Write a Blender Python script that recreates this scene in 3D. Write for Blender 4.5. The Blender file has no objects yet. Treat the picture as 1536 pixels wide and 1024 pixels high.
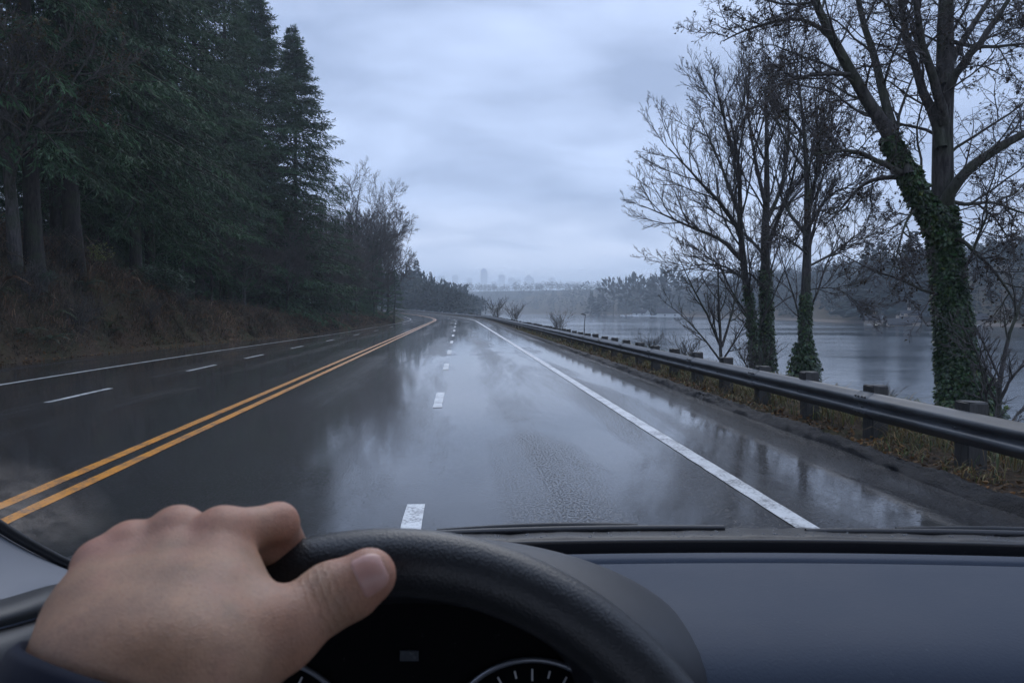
import bpy, math, random
import numpy as np
from mathutils import Vector, Matrix

rad = math.radians
sc = bpy.context.scene
COL = sc.collection
rng = np.random.default_rng(7)

# ------------------------------------------------------------------ camera frame
FPX = 1109.0                      # focal length in pixels of the 1536 px wide photograph
CAM = np.array([0.0, 0.0, 1.7])
YAW = math.atan(80 / FPX)
PITCH = math.atan(47 / FPX)
_f = np.array([math.sin(YAW) * math.cos(PITCH), math.cos(YAW) * math.cos(PITCH), -math.sin(PITCH)])
_r = np.array([math.cos(YAW), -math.sin(YAW), 0.0])
_u = np.cross(_r, _f)


def ray(px, py):
    return _f + _r * ((px - 768) / FPX) + _u * ((512 - py) / FPX)


def cp(px, py, d):
    """world point seen at a pixel at depth d along the view axis"""
    return CAM + ray(px, py) * d


def at(px, py, Y):
    """world point seen at a pixel at road distance Y"""
    q = ray(px, py)
    return CAM + q * (Y / q[1])


def c2w(p):
    """(x right, y up, z depth) -> world"""
    p = np.asarray(p, float)
    return CAM + p[..., 0:1] * _r + p[..., 1:2] * _u + p[..., 2:3] * _f


# ------------------------------------------------------------------ mesh helpers
class MB:
    def __init__(self):
        self.V, self.Q, self.T, self.C, self.n = [], [], [], [], 0

    def add(self, v, q=None, t=None, col=None):
        v = np.asarray(v, float).reshape(-1, 3)
        if q is not None and len(q):
            self.Q.append(np.asarray(q, int).reshape(-1, 4) + self.n)
        if t is not None and len(t):
            self.T.append(np.asarray(t, int).reshape(-1, 3) + self.n)
        if col is None:
            c = np.ones((len(v), 3))
        else:
            c = np.asarray(col, float)
            if c.ndim == 0:
                c = np.full((len(v), 3), float(c))
            elif c.ndim == 1 and len(c) == 3 and len(v) != 3:
                c = np.tile(c, (len(v), 1))
            elif c.ndim == 1:
                c = np.repeat(c[:, None], 3, 1)
        self.C.append(c)
        self.V.append(v)
        self.n += len(v)
        return self

    def grid(self, P, col=None, wrap=False):
        """P: (rows, cols, 3) sheet"""
        r, c = P.shape[:2]
        i = np.arange(r * c).reshape(r, c)
        if wrap:
            i = np.concatenate([i, i[:, :1]], 1)
        q = np.stack([i[:-1, :-1], i[:-1, 1:], i[1:, 1:], i[1:, :-1]], -1).reshape(-1, 4)
        return self.add(P.reshape(-1, 3), q, col=col)

    def tubes(self, P, Rr, sides=5, col=None, cap=False):
        """P: (M,N,3) polylines, Rr: (M,N) radii"""
        P = np.asarray(P, float)
        if P.ndim == 2:
            P = P[None]
            Rr = np.asarray(Rr, float)[None]
        M, N = P.shape[:2]
        T = np.gradient(P, axis=1)
        T /= np.linalg.norm(T, axis=2, keepdims=True) + 1e-9
        mean = P[:, -1] - P[:, 0]
        ref = np.where((np.abs(mean[:, 2:3]) > 0.75 * np.linalg.norm(mean, axis=1, keepdims=True)), np.array([[1.0, 0.13, 0]]), np.array([[0.0, 0.1, 1.0]]))
        A = np.cross(T, ref[:, None, :])
        A /= np.linalg.norm(A, axis=2, keepdims=True) + 1e-9
        B = np.cross(T, A)
        a = np.linspace(0, 2 * np.pi, sides, endpoint=False)
        ring = A[:, :, None, :] * np.cos(a)[None, None, :, None] + B[:, :, None, :] * np.sin(a)[None, None, :, None]
        V = P[:, :, None, :] + ring * Rr[:, :, None, None]
        idx = np.arange(M * N * sides).reshape(M, N, sides)
        j = np.roll(idx, -1, 2)
        q = np.stack([idx[:, :-1], j[:, :-1], j[:, 1:], idx[:, 1:]], -1).reshape(-1, 4)
        if col is not None:
            col = np.asarray(col, float)
            if col.ndim == 2 and len(col) == M:
                col = np.repeat(col, N * sides, 0)
        if cap:
            for m in range(M):
                self_n = idx[m]
            n0 = M * N * sides
            caps = [P[:, 0], P[:, -1]]
            V2 = np.concatenate([V.reshape(-1, 3), caps[0], caps[1]])
            t = []
            for m in range(M):
                for s in range(sides):
                    s2 = (s + 1) % sides
                    t.append((n0 + m, idx[m, 0, s2], idx[m, 0, s]))
                    t.append((n0 + M + m, idx[m, -1, s], idx[m, -1, s2]))
            return self.add(V2, q, t, col=None if (col is None or col.ndim == 2) else col)
        return self.add(V.reshape(-1, 3), q, col=col)

    def leaves(self, P, D, S, L, W, col=None, fold=0.0):
        """diamond blades: base P, direction D, side S (unit), length L, width W -> 1 quad each"""
        M = len(P)
        L = np.broadcast_to(np.asarray(L, float), (M,))[:, None]
        W = np.broadcast_to(np.asarray(W, float), (M,))[:, None]
        mid = P + D * L * 0.45
        V = np.stack([P, mid + S * W * 0.5, P + D * L, mid - S * W * 0.5], 1)
        if fold:
            nrm = np.cross(D, S)
            V[:, 1] += nrm * W * fold
            V[:, 3] += nrm * W * fold
        q = np.arange(4 * M).reshape(M, 4)
        if col is not None:
            col = np.repeat(np.asarray(col, float).reshape(M, 3), 4, 0)
        return self.add(V.reshape(-1, 3), q, col=col)

    def box(self, x0, x1, y0, y1, z0, z1, col=None):
        v = [(x, y, z) for z in (z0, z1) for y in (y0, y1) for x in (x0, x1)]
        q = [(0, 2, 3, 1), (4, 5, 7, 6), (0, 1, 5, 4), (2, 6, 7, 3), (0, 4, 6, 2), (1, 3, 7, 5)]
        return self.add(v, q, col=col)

    def mesh(self, name, smooth=True):
        me = bpy.data.meshes.new(name)
        if not self.V:
            return me
        V = np.concatenate(self.V)
        C = np.concatenate(self.C)
        Q = np.concatenate(self.Q) if self.Q else np.zeros((0, 4), int)
        T = np.concatenate(self.T) if self.T else np.zeros((0, 3), int)
        me.vertices.add(len(V))
        me.vertices.foreach_set("co", V.astype(np.float32).ravel())
        loops = np.concatenate([Q.ravel(), T.ravel()]).astype(np.int32)
        me.loops.add(len(loops))
        me.loops.foreach_set("vertex_index", loops)
        me.polygons.add(len(Q) + len(T))
        starts = np.concatenate([np.arange(len(Q)) * 4, len(Q) * 4 + np.arange(len(T)) * 3]).astype(np.int32)
        me.polygons.foreach_set("loop_start", starts)
        me.polygons.foreach_set("use_smooth", np.full(len(starts), smooth))
        me.update(calc_edges=True)
        at_ = me.color_attributes.new("tint", 'FLOAT_COLOR', 'POINT')
        at_.data.foreach_set("color", np.concatenate([C, np.ones((len(C), 1))], 1).astype(np.float32).ravel())
        return me


def obj(name, mb, m, parent=None, smooth=True):
    me = mb.mesh(name, smooth) if isinstance(mb, MB) else mb
    o = bpy.data.objects.new(name, me)
    if m is not None and len(me.materials) == 0:
        me.materials.append(m)
    COL.objects.link(o)
    if parent is not None:
        o.parent = parent
    return o


def tag(o, label=None, cat=None, group=None, kind=None):
    if label: o["label"] = label
    if cat: o["category"] = cat
    if group: o["group"] = group
    if kind: o["kind"] = kind
    return o


def thing(name, label, cat, loc=(0, 0, 0), rz=0.0, group=None):
    o = bpy.data.objects.new(name, None)
    o.empty_display_size = 0.3
    COL.objects.link(o)
    o.location = Vector([float(v) for v in loc])
    o.rotation_euler = (0, 0, rz)
    return tag(o, label, cat, group)


def copy_tree(o, loc, rz, s, label=None, group=None):
    def cpy(src, par):
        c = src.copy()
        COL.objects.link(c)
        if par is not None:
            c.parent = par
        for ch in list(KIDS.get(src.name, [])):
            cpy(ch, c)
        return c
    r = cpy(o, None)
    place(r, loc, rz, s)
    if label: r["label"] = label
    if group: r["group"] = group
    elif "group" in r: del r["group"]
    return r


KIDS = {}


def kids_of(o):
    KIDS[o.name] = [c for c in COL.objects if c.parent == o]
    for c in KIDS[o.name]:
        kids_of(c)


def place(o, loc, rz, s):
    o.location = Vector([float(v) for v in loc])
    o.rotation_euler = (0, 0, float(rz))
    if not hasattr(s, "__len__"):
        s = (s, s, s)
    o.scale = [float(v) for v in s]


def vnoise(x, y, seed=0):
    """smooth value noise in 2-D"""
    x = np.asarray(x, float); y = np.asarray(y, float)
    xi = np.floor(x).astype(int); yi = np.floor(y).astype(int)
    fx = x - xi; fy = y - yi
    fx = fx * fx * (3 - 2 * fx); fy = fy * fy * (3 - 2 * fy)
    def h(a, b):
        n = (a * 374761393 + b * 668265263 + seed * 974634777) & 0x7fffffff
        n = ((n ^ (n >> 13)) * 1274126177) & 0x7fffffff
        return ((n ^ (n >> 16)) & 0xffff) / 65535.0
    return (h(xi, yi) * (1 - fx) + h(xi + 1, yi) * fx) * (1 - fy) + (h(xi, yi + 1) * (1 - fx) + h(xi + 1, yi + 1) * fx) * fy - 0.5


def sst(a, b, x):
    t = np.clip((np.asarray(x, float) - a) / (b - a), 0, 1)
    return t * t * (3 - 2 * t)


# ------------------------------------------------------------------ material helpers
def new_mat(name):
    m = bpy.data.materials.new(name)
    m.use_nodes = True
    nt = m.node_tree
    for n in list(nt.nodes):
        nt.nodes.remove(n)
    out = nt.nodes.new("ShaderNodeOutputMaterial")
    b = nt.nodes.new("ShaderNodeBsdfPrincipled")
    nt.links.new(b.outputs[0], out.inputs[0])
    return m, nt, b, out


def setv(nt, sock, v):
    if isinstance(v, bpy.types.NodeSocket):
        nt.links.new(v, sock)
    elif v is not None:
        if hasattr(sock.default_value, "__len__") and not isinstance(v, str):
            v = tuple(v)
            if len(sock.default_value) == 4 and len(v) == 3:
                v = v + (1.0,)
        sock.default_value = v


def node(nt, typ, ins=None, **props):
    n = nt.nodes.new(typ)
    for k, v in props.items():
        setattr(n, k, v)
    for k, v in (ins or {}).items():
        setv(nt, n.inputs[k], v)
    return n


def math_(nt, op, a, b=None, c=None, clamp=False):
    n = node(nt, "ShaderNodeMath", operation=op, use_clamp=clamp)
    setv(nt, n.inputs[0], a)
    if b is not None: setv(nt, n.inputs[1], b)
    if c is not None: setv(nt, n.inputs[2], c)
    return n.outputs[0]


def coords(nt, scale=(1, 1, 1), kind="Object"):
    tc = node(nt, "ShaderNodeTexCoord")
    mp = node(nt, "ShaderNodeMapping", {"Vector": tc.outputs[kind], "Scale": scale})
    return mp.outputs[0]


def noise(nt, vec, scale, detail=4, rough=0.55, dist=0.0):
    return node(nt, "ShaderNodeTexNoise", {"Vector": vec, "Scale": scale, "Detail": detail, "Roughness": rough, "Distortion": dist}).outputs[0]


def ramp(nt, fac, stops):
    n = node(nt, "ShaderNodeValToRGB", {"Fac": fac})
    els = n.color_ramp.elements
    while len(els) < len(stops):
        els.new(0.5)
    for e, (p, c) in zip(els, stops):
        e.position = p
        e.color = (c, c, c, 1) if not hasattr(c, "__len__") else (*c, 1)
    return n.outputs[0]


def mixc(nt, fac, a, b, mode='MIX'):
    n = node(nt, "ShaderNodeMix", data_type='RGBA', blend_type=mode)
    setv(nt, n.inputs[0], fac); setv(nt, n.inputs[6], a); setv(nt, n.inputs[7], b)
    return n.outputs[2]


def bump(nt, h, strength, dist, normal=None):
    ins = {"Height": h, "Strength": strength, "Distance": dist}
    if normal is not None: ins["Normal"] = normal
    return node(nt, "ShaderNodeBump", ins).outputs[0]


def simple(name, col, rough=0.6, var=0.25, scale=6.0, bump_s=0.0, bump_d=0.01, metallic=0.0, spec=0.5, tint=False, stretch=(1, 1, 1), coat=0.0, col2=None, detail=5):
    m, nt, b, out = new_mat(name)
    v = coords(nt, stretch)
    n = noise(nt, v, scale, detail)
    lo = tuple(c * (1 - var) for c in col)
    hi = tuple(c * (1 + var) for c in (col2 or col))
    c = mixc(nt, ramp(nt, n, [(0.3, 0.0), (0.7, 1.0)]), lo, hi)
    if tint:
        a = node(nt, "ShaderNodeAttribute", attribute_name="tint")
        c = mixc(nt, 1.0, c, a.outputs["Color"], 'MULTIPLY')
    setv(nt, b.inputs["Base Color"], c)
    r = node(nt, "ShaderNodeMapRange", {0: n, 1: 0.2, 2: 0.8, 3: max(rough - 0.1, 0.03), 4: min(rough + 0.1, 1)}).outputs[0]
    setv(nt, b.inputs["Roughness"], r)
    b.inputs["Metallic"].default_value = metallic
    b.inputs["Specular IOR Level"].default_value = spec
    if coat:
        b.inputs["Coat Weight"].default_value = coat
        b.inputs["Coat Roughness"].default_value = 0.12
    if bump_s:
        setv(nt, b.inputs["Normal"], bump(nt, noise(nt, v, scale * 4, 6, 0.6), bump_s, bump_d))
    return m


def leafy(name, col, rough=0.55, spec=0.3, transl=0.25):
    """leaf / needle material: per-leaf tint times a green, partly translucent"""
    m, nt, b, out = new_mat(name)
    a = node(nt, "ShaderNodeAttribute", attribute_name="tint")
    c = mixc(nt, 1.0, (*col, 1), a.outputs["Color"], 'MULTIPLY')
    setv(nt, b.inputs["Base Color"], c)
    b.inputs["Roughness"].default_value = rough
    b.inputs["Specular IOR Level"].default_value = spec
    if transl:
        t = node(nt, "ShaderNodeBsdfTranslucent", {"Color": c})
        mx = node(nt, "ShaderNodeMixShader", {0: transl, 1: b.outputs[0], 2: t.outputs[0]})
        nt.links.new(mx.outputs[0], out.inputs[0])
    return m


def bark(name, col, moss=0.0):
    m, nt, b, out = new_mat(name)
    v = coords(nt, (1, 1, 0.18))
    n = noise(nt, v, 14, 6, 0.65, 0.4)
    n2 = noise(nt, coords(nt), 1.3, 3)
    c = mixc(nt, ramp(nt, n, [(0.32, 0.0), (0.68, 1.0)]), tuple(x * 0.25 for x in col), tuple(x * 1.7 for x in col))
    if moss:
        c = mixc(nt, ramp(nt, n2, [(0.45, 0.0), (0.62, moss)]), c, (0.035, 0.05, 0.018, 1))
    setv(nt, b.inputs["Base Color"], c)
    b.inputs["Roughness"].default_value = 0.85
    b.inputs["Specular IOR Level"].default_value = 0.25
    setv(nt, b.inputs["Normal"], bump(nt, n, 0.9, 0.04))
    return m


M = {}
M["bark_fir"] = bark("fir bark", (0.024, 0.020, 0.018), 0.5)
M["bark_bare"] = bark("bare tree bark", (0.060, 0.054, 0.050), 0.45)
M["twig"] = simple("twigs", (0.055, 0.046, 0.042), 0.8, 0.3, 3.0, tint=True)
M["twig_brown"] = simple("brown twigs", (0.066, 0.055, 0.048), 0.85, 0.3, 3.0, tint=True)
M["needle"] = leafy("fir needles", (0.026, 0.058, 0.025), 0.6, 0.2, 0.12)
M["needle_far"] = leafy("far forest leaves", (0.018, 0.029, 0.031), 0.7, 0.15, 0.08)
M["ivy"] = leafy("ivy leaves", (0.030, 0.062, 0.018), 0.35, 0.5, 0.15)
M["leaf"] = leafy("dry leaves", (0.10, 0.075, 0.035), 0.6, 0.3, 0.3)
M["shrubleaf"] = leafy("evergreen shrub leaves", (0.035, 0.066, 0.034), 0.4, 0.5, 0.2)
M["brush"] = leafy("dead brush", (0.135, 0.108, 0.085), 0.8, 0.2, 0.15)
M["grass"] = leafy("wet rough grass", (0.15, 0.14, 0.07), 0.6, 0.3, 0.25)


# ------------------------------------------------------------------ road shape
def cX(Y):
    Y = np.asarray(Y, float)
    a = np.clip(Y - 110, 0, 220)
    return -0.0008 * a ** 2 - 0.352 * np.clip(Y - 330, 0, None)


def roadz(Y):
    Y = np.asarray(Y, float)
    a = np.clip(Y - 150, 0, 150)
    return 0.00007 * a ** 2 + 0.021 * np.clip(Y - 300, 0, 70)


def edgeL(Y):
    return np.interp(Y, [-30, 30, 54, 86, 113, 150, 2000], [-14.7, -14.5, -14.0, -12.6, -10.6, -9.6, -9.6])


def lineL(Y):
    return np.interp(Y, [-30, 17, 80, 115, 150, 2000], [-10.45, -10.4, -10.2, -9.0, -8.3, -8.3])


def bank(u, Y):
    k = 0.06 * sst(16, 82, Y) * (1 - 0.5 * sst(170, 260, Y))
    return -k * np.clip(-(np.asarray(u, float) + 4.2), 0, None)


def rz(u, Y):
    return roadz(Y) + bank(u, Y)


XF_Y = [-60, 186, 233, 320, 400, 500, 582, 640, 760, 880, 960, 1100]
XF_X = [150, 142, 128, 140, 150, 152, 150, 118, 95, 60, -20, -200]


def tz(X, Y):
    """terrain height"""
    X = np.asarray(X, float); Y = np.asarray(Y, float)
    c = cX(Y); u = X - c
    eL = edgeL(Y)
    base = roadz(Y)
    # left bank and forest floor
    d = eL - 0.25 - u
    hb = np.interp(Y, [-30, 30, 38, 46, 62, 90, 130, 2000], [4.8, 4.7, 3.6, 2.4, 1.7, 1.4, 1.0, 1.0])
    hb = hb * (1 + 0.18 * vnoise(Y * 0.25, Y * 0 + 3.3, 5))
    zl = rz(eL, Y) + hb * sst(-0.2, 2.7, d) + 0.09 * np.clip(d - 4, 0, 60) + sst(0.5, 3, d) * (0.5 * vnoise(X * 0.45, Y * 0.45, 1) + 0.25 * vnoise(X * 1.3, Y * 1.3, 2))
    zl = zl - 0.02
    # lake bank on the other side
    us = 15.5 + np.clip(-c, 0, None) + 4 * sst(300, 500, Y)
    t = (u - 4.9) / (us - 4.9)
    zr = np.interp(t, [0, 0.1, 0.3, 0.65, 1.0, 1.25, 2.0], [0.05, 0.0, -0.3, -1.05, -2.5, -3.3, -5.0]) + base * np.interp(t, [0, 1], [1, 0])
    zr = zr + sst(0.12, 0.4, t) * (0.25 * vnoise(X * 0.6, Y * 0.6, 3)) + 0.04 * vnoise(X * 3, Y * 3, 4)
    z = np.where(u < eL - 0.25, zl, np.where(u > 4.9, zr, rz(u, Y) - 0.07))
    # far shore
    dr = X - np.interp(Y, XF_Y, XF_X)
    zf = np.interp(dr, [-25, 0, 3, 14, 60, 140, 320], [-5, -2.5, -1.9, 0.6, 16.0, 27.0, 31.0]) + 1.2 * vnoise(X * 0.03, Y * 0.03, 6)
    z = np.where(u > 4.9, np.maximum(z, zf), z)
    z = z + (15 + 9 * vnoise(X * 0.004, Y * 0.002, 71) + 9 * vnoise(X * 0.017, Y * 0.01, 72)) * sst(1150, 1900, Y) * sst(-1100, -150, X) + 40 * sst(2200, 4400, Y)
    return z


def Zt(x, y):
    return float(tz(np.array([x]), np.array([y]))[0])


YR = np.concatenate([np.arange(-24, 60, 0.6), np.arange(60, 160, 2.0), np.arange(160, 400, 6.0), np.arange(400, 1900, 30.0), np.arange(1900, 4900, 130.0)])
UC = np.concatenate([np.arange(-2600, -700, 150.0), np.arange(-700, -44, 26.0), np.arange(-44, -26, 1.2), np.arange(-26, -8, 0.45), np.arange(-8, 4.6, 2.0), np.arange(4.5, 20, 0.45), np.arange(20, 70, 3.0), np.arange(70, 280, 7.0), np.arange(280, 1500, 60.0), np.arange(1500, 4600, 200.0)])
YY, UU = np.meshgrid(YR, UC, indexing="ij")
XX = UU + cX(YY)
g = MB().grid(np.stack([XX, YY, tz(XX, YY)], -1))
m, nt, b, out = new_mat("forest soil and litter")
v = coords(nt)
n1 = noise(nt, v, 0.5, 4); n2 = noise(nt, v, 9, 6, 0.65); n3 = noise(nt, v, 40, 3)
c = mixc(nt, ramp(nt, n2, [(0.3, 0.0), (0.7, 1.0)]), (0.024, 0.018, 0.013, 1), (0.085, 0.058, 0.038, 1))
c = mixc(nt, ramp(nt, n1, [(0.42, 0.0), (0.62, 0.75)]), c, (0.036, 0.040, 0.018, 1))
c = mixc(nt, ramp(nt, n3, [(0.62, 0.0), (0.7, 0.6)]), c, (0.14, 0.085, 0.045, 1))
geo = node(nt, "ShaderNodeNewGeometry")
gs = node(nt, "ShaderNodeSeparateXYZ", {0: geo.outputs["Position"]})
sand = math_(nt, 'MULTIPLY', math_(nt, 'LESS_THAN', gs.outputs[2], -1.75), math_(nt, 'GREATER_THAN', gs.outputs[0], 60.0))
c = mixc(nt, math_(nt, 'MULTIPLY', sand, 0.8), c, (0.13, 0.108, 0.09, 1))
c = mixc(nt, math_(nt, 'GREATER_THAN', gs.outputs[1], 935.0), c, (0.018, 0.024, 0.024, 1))
setv(nt, b.inputs["Base Color"], c)
b.inputs["Roughness"].default_value = 0.9
b.inputs["Specular IOR Level"].default_value = 0.06
setv(nt, b.inputs["Normal"], bump(nt, math_(nt, 'ADD', n2, math_(nt, 'MULTIPLY', n3, 0.4)), 0.9, 0.08))
tag(obj("terrain", g, m), kind="structure")

# road sheet
NC = 30
yr = YR[(YR < 470)]
tcol = np.linspace(0, 1, NC)
ul = edgeL(yr)[:, None] * (1 - tcol) + 4.66 * tcol
ul = np.concatenate([ul, np.full((len(yr), 1), -4.2)], 1)
ul.sort(1)
ragged = 0.12 * vnoise(yr * 1.1, yr * 0, 12) + 0.08 * vnoise(yr * 4, yr * 0, 13)
ul[:, 0] += ragged
Yg = np.repeat(yr[:, None], ul.shape[1], 1)
Pr = np.stack([ul + cX(Yg), Yg, rz(ul, Yg)], -1)

m, nt, b, out = new_mat("wet asphalt")
v = coords(nt)
vs = coords(nt, (0.9, 0.045, 1))
vm = coords(nt, (0.42, 0.085, 1))
grain = noise(nt, v, 95, 3, 0.7)
grain2 = noise(nt, v, 28, 4, 0.65)
streak = noise(nt, vs, 1.0, 5, 0.6, 0.3)
patch = noise(nt, vm, 1.0, 6, 0.62, 0.8)
ripple = noise(nt, coords(nt, (1.0, 0.45, 1)), 7.0, 4, 0.6)
base = mixc(nt, ramp(nt, grain, [(0.3, 0.0), (0.72, 1.0)]), (0.003, 0.0035, 0.0045, 1), (0.020, 0.022, 0.027, 1))
base = mixc(nt, ramp(nt, streak, [(0.4, 0.0), (0.6, 0.6)]), base, (0.006, 0.0065, 0.008, 1))
setv(nt, b.inputs["Base Color"], base)
gx_ = node(nt, "ShaderNodeSeparateXYZ", {0: v}).outputs[0]
track = math_(nt, 'SINE', math_(nt, 'ADD', math_(nt, 'MULTIPLY', gx_, 3.55), math_(nt, 'MULTIPLY', patch, 2.5)))
wsum = math_(nt, 'ADD', math_(nt, 'ADD', math_(nt, 'MULTIPLY', streak, 0.50), math_(nt, 'MULTIPLY', patch, 0.60)), math_(nt, 'MULTIPLY', track, 0.05))
wet = ramp(nt, wsum, [(0.40, 0.38), (0.56, 1.0)])
dry = math_(nt, 'SUBTRACT', 1.0, wet)
b.inputs["Roughness"].default_value = 0.5
b.inputs["Specular IOR Level"].default_value = 0.12
b.inputs["Coat IOR"].default_value = 1.42
setv(nt, b.inputs["Coat Roughness"], node(nt, "ShaderNodeMapRange", {0: wet, 1: 0.3, 2: 1.0, 3: 0.10, 4: 0.025}).outputs[0])
setv(nt, b.inputs["Normal"], bump(nt, math_(nt, 'ADD', grain, math_(nt, 'MULTIPLY', grain2, 0.6)), 0.9, 0.010))
fleck = noise(nt, coords(nt, (1, 0.6, 1)), 46.0, 3, 0.6)
spk = ramp(nt, fleck, [(0.43, 0.0), (0.57, 1.0)])
spkw = math_(nt, 'ADD', math_(nt, 'MULTIPLY', spk, 0.75), 0.25)
wl = node(nt, "ShaderNodeMapRange", {0: wet, 1: 0.45, 2: 1.0, 3: 0.0, 4: 0.92}).outputs[0]
cw = math_(nt, 'ADD', math_(nt, 'MULTIPLY', spkw, math_(nt, 'SUBTRACT', 1.0, wl)), wl)
setv(nt, b.inputs["Coat Weight"], cw)
hgt = math_(nt, 'ADD', math_(nt, 'MULTIPLY', ripple, 0.55), math_(nt, 'MULTIPLY', math_(nt, 'ADD', fleck, math_(nt, 'MULTIPLY', grain, 0.35)), math_(nt, 'ADD', math_(nt, 'MULTIPLY', dry, 1.3), 0.10)))
glint = ramp(nt, noise(nt, coords(nt, (1, 0.7, 1)), 34.0, 2, 0.6), [(0.58, 0.0), (0.70, 1.0)])
hgt = math_(nt, 'ADD', hgt, math_(nt, 'MULTIPLY', glint, math_(nt, 'ADD', math_(nt, 'MULTIPLY', dry, 1.6), 0.25)))
setv(nt, b.inputs["Coat Normal"], bump(nt, hgt, 0.38, 0.0052))
M["asphalt"] = m
tag(obj("road", MB().grid(Pr), m), kind="structure")


def paint(name, col):
    m, nt, b, out = new_mat(name)
    v = coords(nt)
    n = noise(nt, v, 34, 5, 0.75); n2 = noise(nt, v, 3.5, 4, 0.6)
    wear = ramp(nt, math_(nt, 'ADD', math_(nt, 'MULTIPLY', n, 0.6), math_(nt, 'MULTIPLY', n2, 0.4)), [(0.41, 0.92), (0.52, 0.0)])
    setv(nt, b.inputs["Base Color"], mixc(nt, wear, (*col, 1), (0.045, 0.046, 0.05, 1)))
    b.inputs["Roughness"].default_value = 0.42
    b.inputs["Coat Weight"].default_value = 0.35
    b.inputs["Coat Roughness"].default_value = 0.2
    setv(nt, b.inputs["Normal"], bump(nt, n, 0.3, 0.004))
    return m


M["white"] = paint("white road paint", (0.50, 0.51, 0.50))
M["yellow"] = paint("yellow road paint", (0.56, 0.215, 0.012))


def strip(mb, u0, u1, ys, lift=0.006):
    ys = np.asarray(ys, float)
    a = u0(ys) if callable(u0) else np.full(len(ys), u0)
    bb = u1(ys) if callable(u1) else np.full(len(ys), u1)
    us = np.stack([a, (a + bb) / 2, bb], 1)
    jag = 0.012 * vnoise(np.stack([ys * 5, ys * 5, ys * 5 + 50], 1), us * 0 + 1, 8)
    us = us + jag
    Y3 = np.repeat(ys[:, None], 3, 1)
    mb.grid(np.stack([us + cX(Y3), Y3, rz(us, Y3) + lift], -1))


ysub = np.unique(np.concatenate([np.arange(-20, 60, 0.3), yr[yr >= 60]]))
s1 = MB(); strip(s1, 2.62, 2.80, ysub)
tag(obj("edge_line", s1, M["white"]), kind="structure")
s1 = MB(); strip(s1, lambda y: lineL(y) - 0.075, lambda y: lineL(y) + 0.075, ysub, 0.007)
tag(obj("edge_line", s1, M["white"]), kind="structure")
s1 = MB(); strip(s1, -3.72, -3.58, ysub); strip(s1, -4.04, -3.90, ysub)
tag(obj("centre_line", s1, M["yellow"]), kind="structure")
s1 = MB()
for y0, y1 in [(4.0, 6.45), (12.9, 15.3), (21.0, 23.6), (28.6, 31.4), (38, 41), (48, 51), (60, 63.5), (74, 78), (90, 95), (108, 113), (128, 134), (150, 157)]:
    strip(s1, -0.455, -0.295, np.linspace(y0, y1, 6))
tag(obj("lane_line", s1, M["white"]), kind="structure")
s1 = MB()
for y0, y1 in [(5, 8), (14.1, 16.6), (21.2, 23.6), (26.8, 29.2), (34, 36.5), (43, 45.5), (54, 57), (67, 70), (82, 86), (100, 105), (120, 126)]:
    strip(s1, -7.62, -7.49, np.linspace(y0, y1, 6), 0.007)
tag(obj("lane_line", s1, M["white"]), kind="structure")

# kerb: broken asphalt berm
yk = np.concatenate([np.arange(-8, 3, 0.4), np.arange(3, 22, 0.045), np.arange(22, 30, 0.12), np.arange(30, 80, 0.5), np.arange(80, 330, 4.0)])
prof0 = [(4.58, -0.02), (4.61, 0.03), (4.65, 0.07), (4.71, 0.09), (4.78, 0.085), (4.86, 0.06), (4.93, 0.03), (5.0, -0.02)]
uq = np.linspace(4.58, 5.0, 18)
prof = list(zip(uq, np.interp(uq, [q[0] for q in prof0], [q[1] for q in prof0])))
Pk = np.zeros((len(yk), len(prof), 3))
for j, (pu, pz) in enumerate(prof):
    w = 0.08 * vnoise(yk * 0.9, yk * 0 + j * 0.15, 20) + 0.06 * vnoise(yk * 3.2, yk * 0 + j * 0.4, 21) + 0.03 * vnoise(yk * 11, yk * 0 + j * 0.6, 24)
    hz = 1 + 0.6 * vnoise(yk * 1.4, yk * 0 + j * 0.25, 22) + 0.6 * vnoise(yk * 4.3, yk * 0 + j * 0.5, 23) + 0.55 * vnoise(yk * 13, yk * 0 + j * 1.3, 25)
    Pk[:, j, 0] = pu + w + cX(yk)
    Pk[:, j, 1] = yk
    Pk[:, j, 2] = roadz(yk) + pz * (hz if pz > 0 else 1)
M["kerb"] = simple("broken kerb asphalt", (0.016, 0.016, 0.017), 0.6, 0.7, 14, 1.0, 0.04, spec=0.18)
tag(obj("kerb", MB().grid(Pk), M["kerb"]), kind="structure")

# water
gx = np.linspace(-20, 330, 30); gy = np.linspace(-30, 1150, 60)
GY, GX = np.meshgrid(gy, gx, indexing="ij")
m, nt, b, out = new_mat("lake water")
b.inputs["Base Color"].default_value = (0.010, 0.016, 0.022, 1)
b.inputs["IOR"].default_value = 1.33
w1 = noise(nt, coords(nt, (0.55, 1.3, 1)), 1.1, 5, 0.6, 0.4)
w2 = noise(nt, coords(nt, (0.02, 0.05, 1)), 1.0, 3, 0.5)
calm = ramp(nt, w2, [(0.40, 0.15), (0.60, 1.0)])
setv(nt, b.inputs["Roughness"], node(nt, "ShaderNodeMapRange", {0: calm, 3: 0.07, 4: 0.16}).outputs[0])
setv(nt, b.inputs["Normal"], bump(nt, w1, math_(nt, 'MULTIPLY', calm, 0.5), 0.10))
tag(obj("lake_water", MB().grid(np.stack([GX, GY, GX * 0 - 2.5], -1)), m), kind="structure")

# ------------------------------------------------------------------ trees
UP = np.array([0, 0, 1.0])


def unit(a):
    return a / (np.linalg.norm(a, axis=-1, keepdims=True) + 1e-9)


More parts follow.
